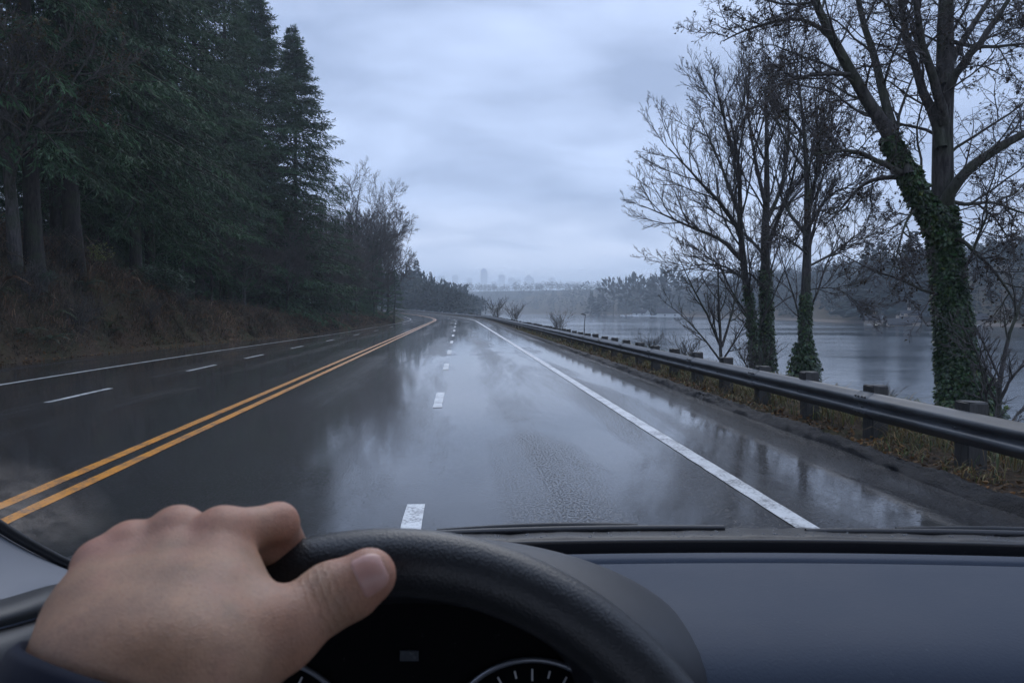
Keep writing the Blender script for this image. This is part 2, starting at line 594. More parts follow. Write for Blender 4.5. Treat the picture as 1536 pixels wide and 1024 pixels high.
def conifer(seed, H, cb, Rm, droop=0.35, dens=1.0, peak=0.2, spray=1.0):
    """returns (trunk MB, crown MB): whorled limbs carrying drooping needle sprays"""
    r = np.random.default_rng(seed)
    tr, cr = MB(), MB()
    n = 14
    z = np.linspace(-0.6, H, n)
    sway = np.cumsum(r.normal(0, 0.05, (n, 2)), 0)
    sway -= sway[0]
    P = np.stack([sway[:, 0], sway[:, 1], z], 1)
    r0 = H * 0.0098
    rr = r0 * (1 - np.clip(z / H, 0, 1)) ** 0.85 + 0.02
    rr[0] *= 1.45; rr[1] *= 1.08
    tr.tubes(P, rr, 10)
    bp, bl, ba, be = [], [], [], []
    zc = cb
    while zc < H - 0.3:
        t = (zc - cb) / (H - cb)
        prof = np.interp(t, [0, peak, 0.55, 0.85, 1.0], [0.78, 1.0, 0.64, 0.22, 0.02])
        k = int(r.integers(4, 7) * dens + 0.5)
        a0 = r.uniform(0, 6.28)
        for i in range(k):
            bp.append(zc + r.uniform(-0.2, 0.2)); ba.append(a0 + i * 6.283 / k + r.normal(0, 0.28))
            bl.append(Rm * prof * r.uniform(0.62, 1.12)); be.append(np.interp(t, [0, 0.5, 1], [-0.12, 0.12, 0.75]) + r.normal(0, 0.1))
        zc += np.interp(t, [0, 0.5, 1], [0.95, 0.62, 0.30])
    bp, bl, ba, be = map(np.array, (bp, bl, ba, be))
    Mb = len(bp); N = 7
    s = np.linspace(0, 1, N)
    hd = np.stack([np.cos(ba), np.sin(ba), ba * 0], 1)
    sag = droop * bl * (0.9 + r.normal(0, 0.2, Mb))
    B = np.zeros((Mb, N, 3))
    side = np.stack([-np.sin(ba), np.cos(ba), ba * 0], 1)
    curl = r.normal(0, 0.12, Mb) * bl
    for i in range(N):
        B[:, i] = hd * (bl * s[i] * np.cos(be) * 0.98)[:, None] + side * (curl * s[i] ** 2)[:, None]
        B[:, i, 2] += bp + np.sin(be) * bl * s[i] - sag * s[i] ** 1.7 + 0.10 * bl * s[i] ** 4
        B[:, i, 0] += np.interp(bp, z, P[:, 0]); B[:, i, 1] += np.interp(bp, z, P[:, 1])
    br = (0.012 * bl + 0.008)[:, None] * (1 - 0.85 * s)[None]
    tr.tubes(B, br, 3)
    # twigs along each limb
    K = 11
    tt = np.linspace(0.14, 1.0, K)
    tints = r.uniform(0.5, 1.7, Mb)
    TP, TD, TL, TT = [], [], [], []
    for k in range(K):
        f = tt[k] * (N - 1); i0 = min(int(f), N - 2); w = f - i0
        p = B[:, i0] * (1 - w) + B[:, i0 + 1] * w
        d = unit(B[:, i0 + 1] - B[:, i0])
        for sg in (-1, 1):
            ang = r.uniform(0.55, 1.05, Mb) * (1.0 if tt[k] < 0.97 else 0.35)
            sd = unit(np.cross(d, UP)) * sg
            dd = unit(d * np.cos(ang)[:, None] + sd * np.sin(ang)[:, None] + np.array([0, 0, -1.0]) * r.uniform(0.05, 0.55, Mb)[:, None] * droop * 1.6)
            TP.append(p + r.normal(0, 0.05, (Mb, 3))); TD.append(dd)
            TL.append((0.16 + 0.36 * np.minimum(bl, 4.0) * (1.02 - tt[k]) ** 0.8 * np.sin(np.pi * min(0.5, 0.25 + tt[k] * 0.6)) ) * r.uniform(0.6, 1.25, Mb) + 0.22 * np.minimum(1, bl / 1.2))
            TT.append(tints * r.uniform(0.8, 1.2, Mb))
    TP = np.concatenate(TP); TD = np.concatenate(TD); TL = np.concatenate(TL); TT = np.concatenate(TT)
    keep = r.random(len(TP)) < np.minimum(0.93, 0.12 + 0.55 * np.tile(bl, 2 * K) ** 1.2)
    TP, TD, TL, TT = TP[keep], TD[keep], TL[keep], TT[keep]
    # needle sprays on each twig
    for q in range(9):
        f = (q + r.uniform(0, 0.9, len(TP))) / 9
        p = TP + TD * (TL * f)[:, None]
        p[:, 2] -= 0.22 * TL * f ** 2
        d = unit(TD + r.normal(0, 0.42, TD.shape) + np.array([0, 0, -0.30]))
        sdir = unit(np.cross(d, UP + r.normal(0, 0.5, d.shape)))
        g_ = TT * r.uniform(0.75, 1.25, len(TT))
        col = np.stack([g_ * r.uniform(0.85, 1.15, len(TT)), g_, g_ * r.uniform(0.85, 1.1, len(TT))], 1)
        sh = np.minimum(1, 0.35 + TL * 0.75)
        cr.leaves(p, d, sdir, r.uniform(0.22, 0.42, len(TP)) * spray * sh, r.uniform(0.045, 0.085, len(TP)) * spray * sh, col, fold=0.25)
    return tr, cr


def resample(P, n):
    P = np.asarray(P, float)
    # Catmull-Rom like smoothing through points
    d = np.concatenate([[0], np.cumsum(np.linalg.norm(np.diff(P, axis=0), axis=1))])
    t = np.linspace(0, d[-1], n)
    lin = np.stack([np.interp(t, d, P[:, k]) for k in range(3)], 1)
    sm = lin.copy()
    for _ in range(2):
        sm[1:-1] = 0.25 * sm[:-2] + 0.5 * sm[1:-1] + 0.25 * sm[2:]
    return sm


def spawn(P, Rr, r, n, t0, t1, ratio, ang, trop, wig, N=6, rk=0.6, lmin=0.0, lmax=9.0, tip=0.003, taper_t=0.55, lk=0.015):
    """children of the polylines P (M,K,3): n each"""
    Mm, K = P.shape[:2]
    seg = np.linalg.norm(np.diff(P, axis=1), axis=2).sum(1)
    par = np.repeat(np.arange(Mm), n)
    C = len(par)
    t = t0 + (t1 - t0) * ((np.tile(np.arange(n), Mm) + r.uniform(0, 1, C)) / n)
    f = t * (K - 1); i0 = np.minimum(f.astype(int), K - 2); w = (f - i0)[:, None]
    base = P[par, i0] * (1 - w) + P[par, i0 + 1] * w
    tan = unit(P[par, i0 + 1] - P[par, i0])
    prad = Rr[par, i0] * (1 - w[:, 0]) + Rr[par, i0 + 1] * w[:, 0]
    a = np.tile(np.arange(n), Mm) * 2.4 + r.uniform(0, 6.28, C) * 0.6 + par * 1.7
    ref = np.where(np.abs(tan[:, 2:3]) > 0.9, np.array([[1.0, 0, 0]]), np.array([[0, 0, 1.0]]))
    e1 = unit(np.cross(tan, ref)); e2 = np.cross(tan, e1)
    perp = e1 * np.cos(a)[:, None] + e2 * np.sin(a)[:, None]
    an = ang * r.uniform(0.7, 1.3, C)
    d = unit(tan * np.cos(an)[:, None] + perp * np.sin(an)[:, None])
    L = np.clip(seg[par] * ratio * (1 - taper_t * t) * r.uniform(0.65, 1.25, C), lmin, lmax)
    Q = np.zeros((C, N, 3)); Q[:, 0] = base
    step = (L / (N - 1))[:, None]
    for k in range(1, N):
        d = unit(d + UP * trop / (N - 1) + r.normal(0, wig, d.shape))
        Q[:, k] = Q[:, k - 1] + d * step
    r0 = np.minimum(prad * rk, lk * L + 0.002)
    R2 = r0[:, None] * (1 - np.linspace(0, 1, N))[None] ** 0.8 + tip
    return Q, R2


def grow(limbs, limr, seed, spec, sides=(7, 5, 4, 3, 3), tip=0.003):
    """limbs: list of polylines; spec: list of kwargs for successive spawns. Returns (trunk MB, crown MB, tip points, tip directions)"""
    r = np.random.default_rng(seed)
    tr, cr = MB(), MB()
    P = np.stack([resample(l, 12) for l in limbs])
    Rr = np.stack([np.interp(np.linspace(0, 1, 12), np.linspace(0, 1, len(q)), q) for q in limr])
    Pw = P + np.where(np.arange(12)[None, :, None] > 0, r.normal(0, 0.018, P.shape) * np.minimum(1, Rr[:, :, None] * 8), 0)
    tr.tubes(Pw, Rr, 9)
    tips, dirs = [], []
    cur, cr_ = P, Rr
    for i, kw in enumerate(spec):
        src, sr = cur, cr_
        if "also" in kw:                       # let twigs spring from the previous generation too
            kw = dict(kw); kw.pop("also")
        cur, cr_ = spawn(src, sr, r, tip=tip, **kw)
        tint = r.uniform(0.7, 1.25, (len(cur), 1)) * np.ones((1, 3))
        (tr if i == 0 else cr).tubes(cur, cr_, sides[min(i + 1, len(sides) - 1)], col=tint)
        if i >= len(spec) - 2:
            tips.append(cur[:, -1]); dirs.append(unit(cur[:, -1] - cur[:, -2]))
    return tr, cr, np.concatenate(tips), np.concatenate(dirs)


def scatter_leaves(mb, tips, dirs, r, n, size, cols):
    i = r.integers(0, len(tips), n)
    d = unit(dirs[i] * 0.3 + r.normal(0, 1, (n, 3)) + np.array([0, 0, -0.6]))
    s = unit(np.cross(d, r.normal(0, 1, (n, 3))))
    L = size * r.uniform(0.6, 1.4, n)
    c = np.asarray(cols)[r.integers(0, len(cols), n)] * r.uniform(0.7, 1.2, (n, 1))
    mb.leaves(tips[i] + r.normal(0, 0.02, (n, 3)), d, s, L, L * 0.75, c, fold=0.3)


def ivy_on(mb, P, Rr, r, n, t0, t1, thick=0.1, size=0.1):
    P = resample(P, 40); Rr = np.interp(np.linspace(0, 1, 40), np.linspace(0, 1, len(Rr)), Rr)
    t = t0 + (t1 - t0) * r.random(n) ** 1.25
    a = r.uniform(0, 6.283, n)
    f = t * 39; i0 = np.minimum(f.astype(int), 38)
    p = P[i0] + (P[i0 + 1] - P[i0]) * (f - i0)[:, None]
    tan = unit(P[i0 + 1] - P[i0])
    e1 = unit(np.cross(tan, np.array([0.3, 1, 0]))); e2 = np.cross(tan, e1)
    o = e1 * np.cos(a)[:, None] + e2 * np.sin(a)[:, None]
    lump = 0.35 + 1.5 * np.clip(vnoise(a * 1.6 + 9, t * 14, 31) + 0.4, 0, 1) + 0.4 * vnoise(a * 4, t * 40, 32)
    th = thick * lump * np.interp(t, [t0, t0 + (t1 - t0) * 0.2, t1], [1.5, 1.0, 0.35])
    rad_ = np.interp(t, np.linspace(0, 1, 40), Rr) + th * r.random(n) ** 0.4
    base = p + o * rad_[:, None]
    d = unit(np.array([0, 0, -1.0]) + o * 0.5 + r.normal(0, 0.45, (n, 3)))
    s = unit(np.cross(d, o + r.normal(0, 0.3, (n, 3))))
    L = size * r.uniform(0.4, 1.55, n)
    v = r.uniform(0.45, 1.5, n) * (1 + 0.7 * vnoise(a * 2, t * 20, 33))
    col = np.stack([v * r.uniform(0.8, 1.25, n), v, v * 0.9], 1)
    yel = r.random(n) < 0.05
    col[yel] *= np.array([2.2, 1.5, 0.8])
    mb.leaves(base, d, s, L, L * 0.9, col, fold=0.2)


def plant(name, label, cat, trunk, crown, loc=(0, 0, 0), rz_=0, s=1.0, group=None, mt="bark_bare", mc="twig", extra=()):
    t = thing(name, label, cat, (0, 0, 0), 0, group)
    if trunk is not None: obj("trunk", trunk, M[mt], t)
    if crown is not None: obj("crown", crown, M[mc], t, smooth=mc.startswith("twig"))
    for nm, mb, mm in extra:
        obj(nm, mb, M[mm], t, smooth=False)
    place(t, loc, rz_, s)
    return t


# --- conifers of the left-hand forest ---
def proto_conifer(label, args):
    tr, cr = conifer(**args)
    p = plant("conifer_tree", label, "tree", tr, cr, mt="bark_fir", mc="needle")
    kids_of(p)
    return p


def kid_reg(p):
    kids_of(p)
    return p


FIR = [
    dict(seed=11, H=33, cb=5.6, Rm=6.4, droop=0.48, dens=1.0, peak=0.12, spray=1.1),
    dict(seed=12, H=31, cb=4.2, Rm=5.4, droop=0.42, dens=1.0, peak=0.2, spray=1.1),
    dict(seed=13, H=29, cb=1.8, Rm=7.6, droop=0.30, dens=1.15, peak=0.1, spray=1.5),
    dict(seed=14, H=13, cb=0.8, Rm=3.2, droop=0.32, dens=1.0, peak=0.15, spray=0.9),
]
# (pixel x of the trunk, distance, height, proto, label)
ROW = [
    (112, 34, 33, 0, "thick-trunked conifer rising from the top of the brown brush bank"),
    (86, 41, 32, 1, "slim dark-trunked conifer just behind the thickest trunk on the bank"),
    (158, 47, 33, 1, "leaning dark conifer trunk between the thickest trunk and the slender pair"),
    (203, 43, 31, 0, "conifer with bare lower trunk, first of the slender pair above the green shrub"),
    (224, 46, 32, 0, "conifer with bare lower trunk, second of the slender pair above the green shrub"),
    (52, 30, 30, 0, "conifer with long drooping boughs behind the ivy-brown roadside maple"),
    (268, 52, 32, 1, "conifer hung with drooping green boughs just past the slender trunk pair"),
    (300, 58, 33, 0, "tall conifer with dense drooping boughs at mid forest edge"),
    (340, 64, 33, 1, "tall conifer whose top leaves the picture, two trees before the pointed spruce"),
    (396, 73, 31.5, 2, "conifer with narrow tip beside the pointed spruce at the forest edge"),
    (446, 78, 30.0, 2, "pointed spruce standing clear against the sky at the forest edge"),
    (362, 80, 32, 1, "dark conifer filling the gap behind the pointed spruce"),
]
protos = [None] * 4
i_lab = 0
for px, Y, H, k, lab in ROW:
    p = at(px, 420, Y)
    z = Zt(p[0], p[1]) - 0.1
    s = H / FIR[k]["H"]
    rzv = rng.uniform(0, 6.28)
    if protos[k] is None:
        protos[k] = proto_conifer(lab, FIR[k])
        kid_reg(protos[k])
        place(protos[k], (p[0], p[1], z), rzv, s)
    else:
        copy_tree(protos[k], (p[0], p[1], z), rzv, s, lab)
# young understorey conifers along the edge
YOUNG = [(330, 60, 11, "young bushy conifer at the foot of the forest edge under taller boughs"),
         (505, 93, 13, "low dark conifer below the pointed spruce's outer boughs"),
         (250, 52, 9, "young conifer spreading green boughs above the evergreen shrub"),
         (592, 122, 9, "small dark conifer at the very end of the forest by the road bend"),
         (560, 112, 12, "dense young conifer beneath the domed bare tree near the bend"),
         (415, 76, 13, "young conifer beneath the pointed spruce, close to the road")]
for px, Y, H, lab in YOUNG:
    p = at(px, 450, Y)
    z = Zt(p[0], p[1]) - 0.1
    if protos[3] is None:
        protos[3] = proto_conifer(lab, FIR[3])
        place(protos[3], (p[0], p[1], z), rng.uniform(0, 6), H / 13)
    else:
        copy_tree(protos[3], (p[0], p[1], z), rng.uniform(0, 6), (H / 13 * rng.uniform(1, 1.25), H / 13 * rng.uniform(1, 1.25), H / 13), lab)
# deeper forest, alike
deep = "dark conifer deep in the dense forest behind the roadside trunks"
r2 = np.random.default_rng(31)
n_deep = 0
for Y in np.arange(20, 112, 5.2):
    for row in range(4):
        off = 9 + row * 6.5 + r2.uniform(-2, 2)
        if row == 0 and Y > 70: off += 3
        x = edgeL(Y) - off
        y = Y + r2.uniform(-2, 2)
        k = int(r2.choice([0, 1, 1, 2, 3] if row else [0, 1, 3]))
        Hh = FIR[k]["H"] * (r2.uniform(0.55, 0.85) if row else r2.uniform(0.5, 0.8))
        if Y > 84: Hh = min(Hh, 29 - (Y - 84) * 0.45)
        copy_tree(protos[k], (x, y, Zt(x, y) - 0.1), r2.uniform(0, 6.28), Hh / FIR[k]["H"], deep, "conifers deep in the forest")
        n_deep += 1

# --- bare broadleaf trees: generic kinds ---
SPEC_FULL = [dict(n=10, t0=0.2, t1=0.98, ratio=0.55, ang=0.75, trop=0.5, wig=0.10, N=8),
             dict(n=9, t0=0.2, t1=0.98, ratio=0.5, ang=0.7, trop=0.35, wig=0.13, N=6),
             dict(n=8, t0=0.15, t1=1.0, ratio=0.5, ang=0.65, trop=0.3, wig=0.16, N=5),
             dict(n=4, t0=0.2, t1=1.0, ratio=0.55, ang=0.6, trop=0.2, wig=0.18, N=4)]


def bare_kind(seed, H, n_limb, spread, spec, r0, base_h=0.2):
    r = np.random.default_rng(seed)
    limbs = [[(0, 0, -0.4), (0.05 * H * r.normal(0, .3), 0.05 * H * r.normal(0, .3), H * 0.35), (r.normal(0, .03) * H, r.normal(0, .03) * H, H * 0.7), (r.normal(0, .05) * H, r.normal(0, .05) * H, H)]]
    lr = [[r0 * 1.3, r0 * 0.85, r0 * 0.45, 0.012]]
    for i in range(n_limb):
        a = i * 6.283 / n_limb + r.normal(0, 0.3)
        z0 = H * r.uniform(base_h, 0.5)
        e = spread * r.uniform(0.7, 1.1)
        zt = H * r.uniform(0.62, 0.95)
        limbs.append([(0, 0, z0), (math.cos(a) * e * 0.4, math.sin(a) * e * 0.4, z0 + (zt - z0) * 0.35), (math.cos(a) * e * 0.8, math.sin(a) * e * 0.8, z0 + (zt - z0) * 0.75), (math.cos(a) * e, math.sin(a) * e, zt)])
        lr.append([r0 * 0.55, r0 * 0.38, r0 * 0.2, 0.01])
    return grow(limbs, lr, seed + 1, spec, tip=0.0050)


kinds = []
for seed, H, nl, sp, r0 in ((41, 12, 6, 4.6, 0.17), (42, 11, 7, 3.6, 0.14)):
    kinds.append(bare_kind(seed, H, nl, sp, SPEC_FULL, r0))
BARE_MAT = "twig_brown"
bare_protos = [None, None]
BARE = [
    (581, 124, 15.5, 0, 0.85, "bare tree with rounded twiggy crown leaning out at the road bend"),
    (556, 116, 19, 1, 0.8, "tall bare tree whose upper twigs rise above the domed crown by the bend"),
    (534, 112, 20, 0, 1.0, "bare grey tree beside the pointed spruce's lower boughs"),
    (572, 134, 20, 1, 0.7, "thin-topped bare tree standing behind the domed crown at the bend"),
    (470, 80, 10.5, 0, 1.0, "brownish bare tree tangled in front of the pointed spruce's foot"),
    (430, 71, 8.5, 1, 1.2, "low brown twiggy tree on the bank before the pointed spruce"),
    (365, 61, 7.5, 0, 1.1, "grey twiggy tree overhanging the bank at mid forest edge"),
    (316, 57, 7.0, 1, 1.1, "small bare tree with pale twigs in front of the forest's drooping boughs"),
    (512, 96, 9.5, 1, 1.2, "bushy bare tree at the bank foot short of the bend"),
]
for px, Y, H, k, w, lab in BARE:
    p = at(px, 470, Y)
    z = Zt(p[0], p[1]) - 0.1
    s = H / (12, 11)[k]
    if bare_protos[k] is None:
        tr, cr, tips, dirs = kinds[k]
        bare_protos[k] = plant("bare_tree", lab, "tree", tr, cr, mc=BARE_MAT)
        kids_of(bare_protos[k])
        place(bare_protos[k], (p[0], p[1], z), rng.uniform(0, 6), (s * w, s * w, s))
    else:
        copy_tree(bare_protos[k], (p[0], p[1], z), rng.uniform(0, 6), (s * w, s * w, s), lab)

thk = "bare twiggy tree in the dense thicket between the pointed spruce and the road bend"
r5 = np.random.default_rng(55)
for Y in np.arange(80, 140, 3.4):
    for row in range(3):
        x = edgeL(Y) + float(cX(Y)) - (1.2 + row * 4.0 + r5.uniform(0, 2.5))
        px = 688 + x / Y * FPX
        if px > 568: continue
        top = np.interp(px, [420, 500, 535, 552, 568, 600], [300, 305, 320, 345, 385, 440])
        Hh = max(4.0, (465 - top) / FPX * Y + 1.7 - Zt(x, Y)) * r5.uniform(0.55, 0.95)
        if r5.random() < 0.36:
            copy_tree(protos[3], (x, Y, Zt(x, Y) - 0.1), r5.uniform(0, 6.28), min(Hh, 12) / 13, "low evergreen in the dense thicket between the pointed spruce and the road bend", "evergreens in the thicket by the bend")
        else:
            k = int(r5.integers(0, 2)); s = Hh / (12, 11)[k]
            copy_tree(bare_protos[k], (x, Y, Zt(x, Y) - 0.1), r5.uniform(0, 6.28), (s * .9, s * .9, s), thk, "bare trees in the thicket by the bend")

# maple with withered leaves, near left
tr, cr, tips, dirs = bare_kind(47, 10.0, 7, 3.6, SPEC_FULL[:3] + [dict(n=2, t0=0.2, t1=1.0, ratio=0.55, ang=0.6, trop=0.2, wig=0.18, N=4)], 0.22, 0.35)
lv = MB()
scatter_leaves(lv, tips, dirs, np.random.default_rng(5), 7000, 0.11, [(0.45, 0.55, 0.42), (0.62, 0.66, 0.48), (0.35, 0.5, 0.38), (0.8, 0.66, 0.5)])
p = at(22, 380, 29)
plant("maple_tree", "broadleaf tree with withered olive-brown leaves, nearest the car on the bank", "tree", tr, cr, (p[0], p[1], Zt(p[0], p[1]) - 0.1), 1.0, 1.0, mc="twig_brown", extra=[("foliage", lv, "leaf")])

# --- the three big bare trees on the lake side ---
SPEC_BIG = [dict(n=10, t0=0.15, t1=0.99, ratio=0.55, ang=0.85, trop=0.15, wig=0.16, N=9, lmax=3.2, lmin=1.0, lk=0.010),
            dict(n=8, t0=0.12, t1=0.98, ratio=0.52, ang=0.85, trop=0.0, wig=0.22, N=7, lmax=1.7, lk=0.010),
            dict(n=7, t0=0.1, t1=1.0, ratio=0.52, ang=0.8, trop=-0.1, wig=0.26, N=6, lmax=0.95, lk=0.009),
            dict(n=4, t0=0.15, t1=1.0, ratio=0.6, ang=0.75, trop=-0.2, wig=0.3, N=4, lmax=0.5, lk=0.008)]


def limb(pts, Y0, Y1, r0, r1):
    n = len(pts)
    P = [at(x, y, Y0 + (Y1 - Y0) * i / max(1, n - 1)) for i, (x, y) in enumerate(pts)]
    return P, (list(r0) if hasattr(r0, '__len__') else list(np.linspace(r0, r1, n)))


YC = 14.0
CL = [
    limb([(1452, 640), (1440, 560), (1428, 470), (1420, 400), (1413, 330), (1410, 270), (1412, 200), (1417, 150), (1420, 80), (1418, 0), (1422, -90), (1424, -190)], YC, YC + 0.4, [.36, .30, .25, .23, .22, .20, .185, .17, .15, .12, .08, .04], 0),
    limb([(1416, 350), (1398, 325), (1370, 273), (1350, 238), (1315, 172), (1280, 117), (1248, 59), (1222, 5), (1195, -70), (1180, -140)], YC, YC - 0.9, 0.18, 0.03),
    limb([(1362, 262), (1348, 230), (1338, 190), (1330, 160), (1319, 105), (1299, 51), (1287, 0), (1270, -90)], YC - 0.45, YC + 0.9, 0.11, 0.03),
    limb([(1412, 222), (1407, 184), (1395, 150), (1377, 121), (1360, 70), (1350, 0), (1345, -100)], YC, YC + 1.1, 0.11, 0.03),
    limb([(1416, 185), (1411, 145), (1400, 118), (1385, 78), (1375, 30), (1372, -20), (1362, -100)], YC, YC - 1.2, 0.10, 0.03),
    limb([(1418, 128), (1421, 98), (1432, 75), (1448, 55), (1470, 25), (1495, -20), (1530, -80)], YC, YC + 1.0, 0.085, 0.02),
    limb([(1417, 165), (1421, 125), (1445, 95), (1475, 60), (1498, 20), (1530, -25)], YC, YC - 0.9, 0.10, 0.03),
    limb([(1412, 310), (1418, 285), (1440, 262), (1483, 230), (1536, 200), (1600, 165), (1660, 120)], YC, YC - 1.0, 0.12, 0.03),
    limb([(1360, 262), (1335, 252), (1311, 238), (1280, 226), (1256, 226), (1222, 231)], YC - 0.3, YC - 1.6, 0.065, 0.015),
    limb([(1365, 268), (1340, 265), (1311, 266), (1287, 281), (1264, 312), (1240, 335)], YC - 0.3, YC + 1.0, 0.055, 0.012),
    limb([(1276, 112), (1240, 110), (1205, 114), (1168, 126), (1140, 138)], YC - 0.6, YC - 1.6, 0.045, 0.012),
    limb([(1252, 62), (1228, 38), (1201, 25), (1155, 33), (1104, 50), (1085, 62)], YC - 0.7, YC + 0.6, 0.05, 0.012),
    limb([(1418, 360), (1440, 350), (1462, 380), (1490, 402), (1515, 440), (1530, 470)], YC, YC - 1.2, 0.045, 0.012),
    limb([(1419, 300), (1450, 310), (1490, 300), (1530, 320), (1580, 330)], YC, YC + 1.4, 0.045, 0.012),
    limb([(1420, 60), (1450, 70), (1490, 72), (1535, 66), (1590, 60)], YC, YC + 0.3, 0.045, 0.012),
    limb([(1386, 300), (1365, 320), (1352, 350), (1345, 390), (1330, 420)], YC, YC - 1.3, 0.03, 0.008),
    limb([(1240, 45), (1215, -10), (1180, -45), (1130, -70)], YC - .8, YC - 1.5, 0.05, 0.015),
    limb([(1350, 0), (1320, -50), (1290, -90)], YC + 1.1, YC + 1.6, 0.04, 0.015),
]
rC = np.random.default_rng(77)
tr, cr, tips, dirs = grow([a for a, _ in CL], [b_ for _, b_ in CL], 78, SPEC_BIG, tip=0.0022)
lv, iv = MB(), MB()
scatter_leaves(lv, tips, dirs, rC, 5000, 0.055, [(0.30, 0.26, 0.26), (0.5, 0.42, 0.36), (0.24, 0.24, 0.24)])
ivy_on(iv, CL[0][0], CL[0][1], rC, 21000, 0.0, 0.40, 0.13, 0.068)
ivy_on(iv, CL[1][0], CL[1][1], rC, 3500, 0.0, 0.34, 0.08, 0.08)
base = at(1452, 640, YC)
off = np.array([base[0], base[1], Zt(base[0], base[1])])


def shift(mb, off):
    mb.V = [v_ - off for v_ in mb.V]
    return mb


# flare of ivy heaped at the foot
fl = [base + np.array([0.1, -0.1, -0.9]), base + np.array([0.12, -0.1, -0.1]), base + np.array([0.05, 0, 0.9])]
ivy_on(iv, fl, [0.62, 0.45, 0.28], rC, 4500, 0.0, 1.0, 0.18, 0.09)
foot, _r2 = MB(), None
tr.tubes(np.array([base + np.array([0.1, 0, -1.6]), base + np.array([0.04, 0, -0.6]), base]), [0.5, 0.42, 0.36], 9)
plant("ivy_clad_tree", "huge bare tree with forked trunk thickly clad in ivy behind the guardrail", "tree", shift(tr, off), shift(cr, off), off, extra=[("ivy", shift(iv, off), "ivy"), ("foliage", shift(lv, off), "leaf")])

SPEC_MID = [dict(n=11, t0=0.10, t1=0.98, ratio=0.62, ang=0.52, trop=0.45, wig=0.08, N=9, lmax=4.0, lmin=1.3, lk=0.009, taper_t=0.4),
            dict(n=8, t0=0.15, t1=0.98, ratio=0.5, ang=0.52, trop=0.35, wig=0.10, N=7, lmax=2.4, lk=0.009),
            dict(n=6, t0=0.12, t1=1.0, ratio=0.5, ang=0.5, trop=0.25, wig=0.12, N=5, lmax=1.3, lk=0.008),
            dict(n=4, t0=0.15, t1=1.0, ratio=0.6, ang=0.45, trop=0.2, wig=0.15, N=4, lmax=0.7, lk=0.007)]


def lake_tree(name, label, limbs, seed, spec, ivy, leaves=0, basept=None):
    r = np.random.default_rng(seed)
    tr, cr, tips, dirs = grow([a for a, _ in limbs], [b_ for _, b_ in limbs], seed + 1, spec, tip=0.0030)
    b0 = np.array(limbs[0][0][0])
    zt_ = Zt(b0[0], b0[1])
    off = np.array([b0[0], b0[1], zt_])
    tr.tubes(np.array([[b0[0], b0[1], min(zt_, b0[2]) - 0.6], [b0[0], b0[1], b0[2] - 0.1], b0 + np.array([0, 0, 0.3])]), [limbs[0][1][0] * 1.35, limbs[0][1][0] * 1.1, limbs[0][1][0]], 9)
    ex = []
    if ivy:
        iv = MB()
        for li, n, t1, th, sz in ivy:
            ivy_on(iv, limbs[li][0], limbs[li][1], r, n, 0.0, t1, th, sz)
        ex.append(("ivy", shift(iv, off), "ivy"))
    if leaves:
        lv = MB()
        scatter_leaves(lv, tips, dirs, r, leaves, 0.06, [(0.3, 0.26, 0.24), (0.42, 0.36, 0.3)])
        ex.append(("foliage", shift(lv, off), "leaf"))
    return plant(name, label, "tree", shift(tr, off), shift(cr, off), off, extra=ex)


YA = 27.0
AL = [
    limb([(1152, 575), (1149, 450), (1147, 372), (1149, 300), (1150, 235), (1151, 180), (1148, 125)], YA, YA + 0.5, 0.27, 0.03),
    limb([(1136, 560), (1123, 440), (1113, 390), (1108, 332), (1112, 254), (1102, 200), (1088, 150)], YA - 0.3, YA - 1.5, 0.19, 0.02),
    limb([(1110, 348), (1090, 315), (1066, 290), (1030, 250), (1003, 222)], YA - 0.7, YA - 2.5, 0.09, 0.015),
    limb([(1113, 390), (1085, 358), (1045, 345), (1003, 325), (962, 308)], YA - 0.5, YA + 1.0, 0.09, 0.015),
    limb([(1109, 325), (1090, 270), (1072, 225), (1050, 180)], YA - 0.8, YA + 1.5, 0.08, 0.015),
    limb([(1112, 262), (1096, 215), (1078, 150), (1072, 120)], YA - 1, YA - 2.5, 0.07, 0.012),
    limb([(1149, 335), (1172, 285), (1184, 220), (1182, 140)], YA, YA + 2.0, 0.09, 0.015),
    limb([(1148, 305), (1132, 240), (1122, 170), (1120, 115)], YA, YA + 2.0, 0.08, 0.015),
    limb([(1149, 375), (1166, 332), (1190, 270), (1200, 200)], YA, YA - 2.4, 0.09, 0.015),
    limb([(1148, 385), (1120, 352), (1092, 330), (1040, 300)], YA, YA + 3, 0.07, 0.015),
    limb([(1118, 420), (1090, 400), (1060, 395), (1030, 400)], YA, YA - 2.5, 0.05, 0.012),
    limb([(1147, 430), (1125, 410), (1108, 405)], YA, YA - 2.5, 0.05, 0.012),
]
lake_tree("ivy_stemmed_tree", "bare twin-stemmed tree with ivy low on its stems, crown spreading over the lake", AL, 91, SPEC_MID, [(0, 3300, 0.38, 0.07, 0.09), (1, 1900, 0.34, 0.05, 0.09)], 700)
YB = 24.0
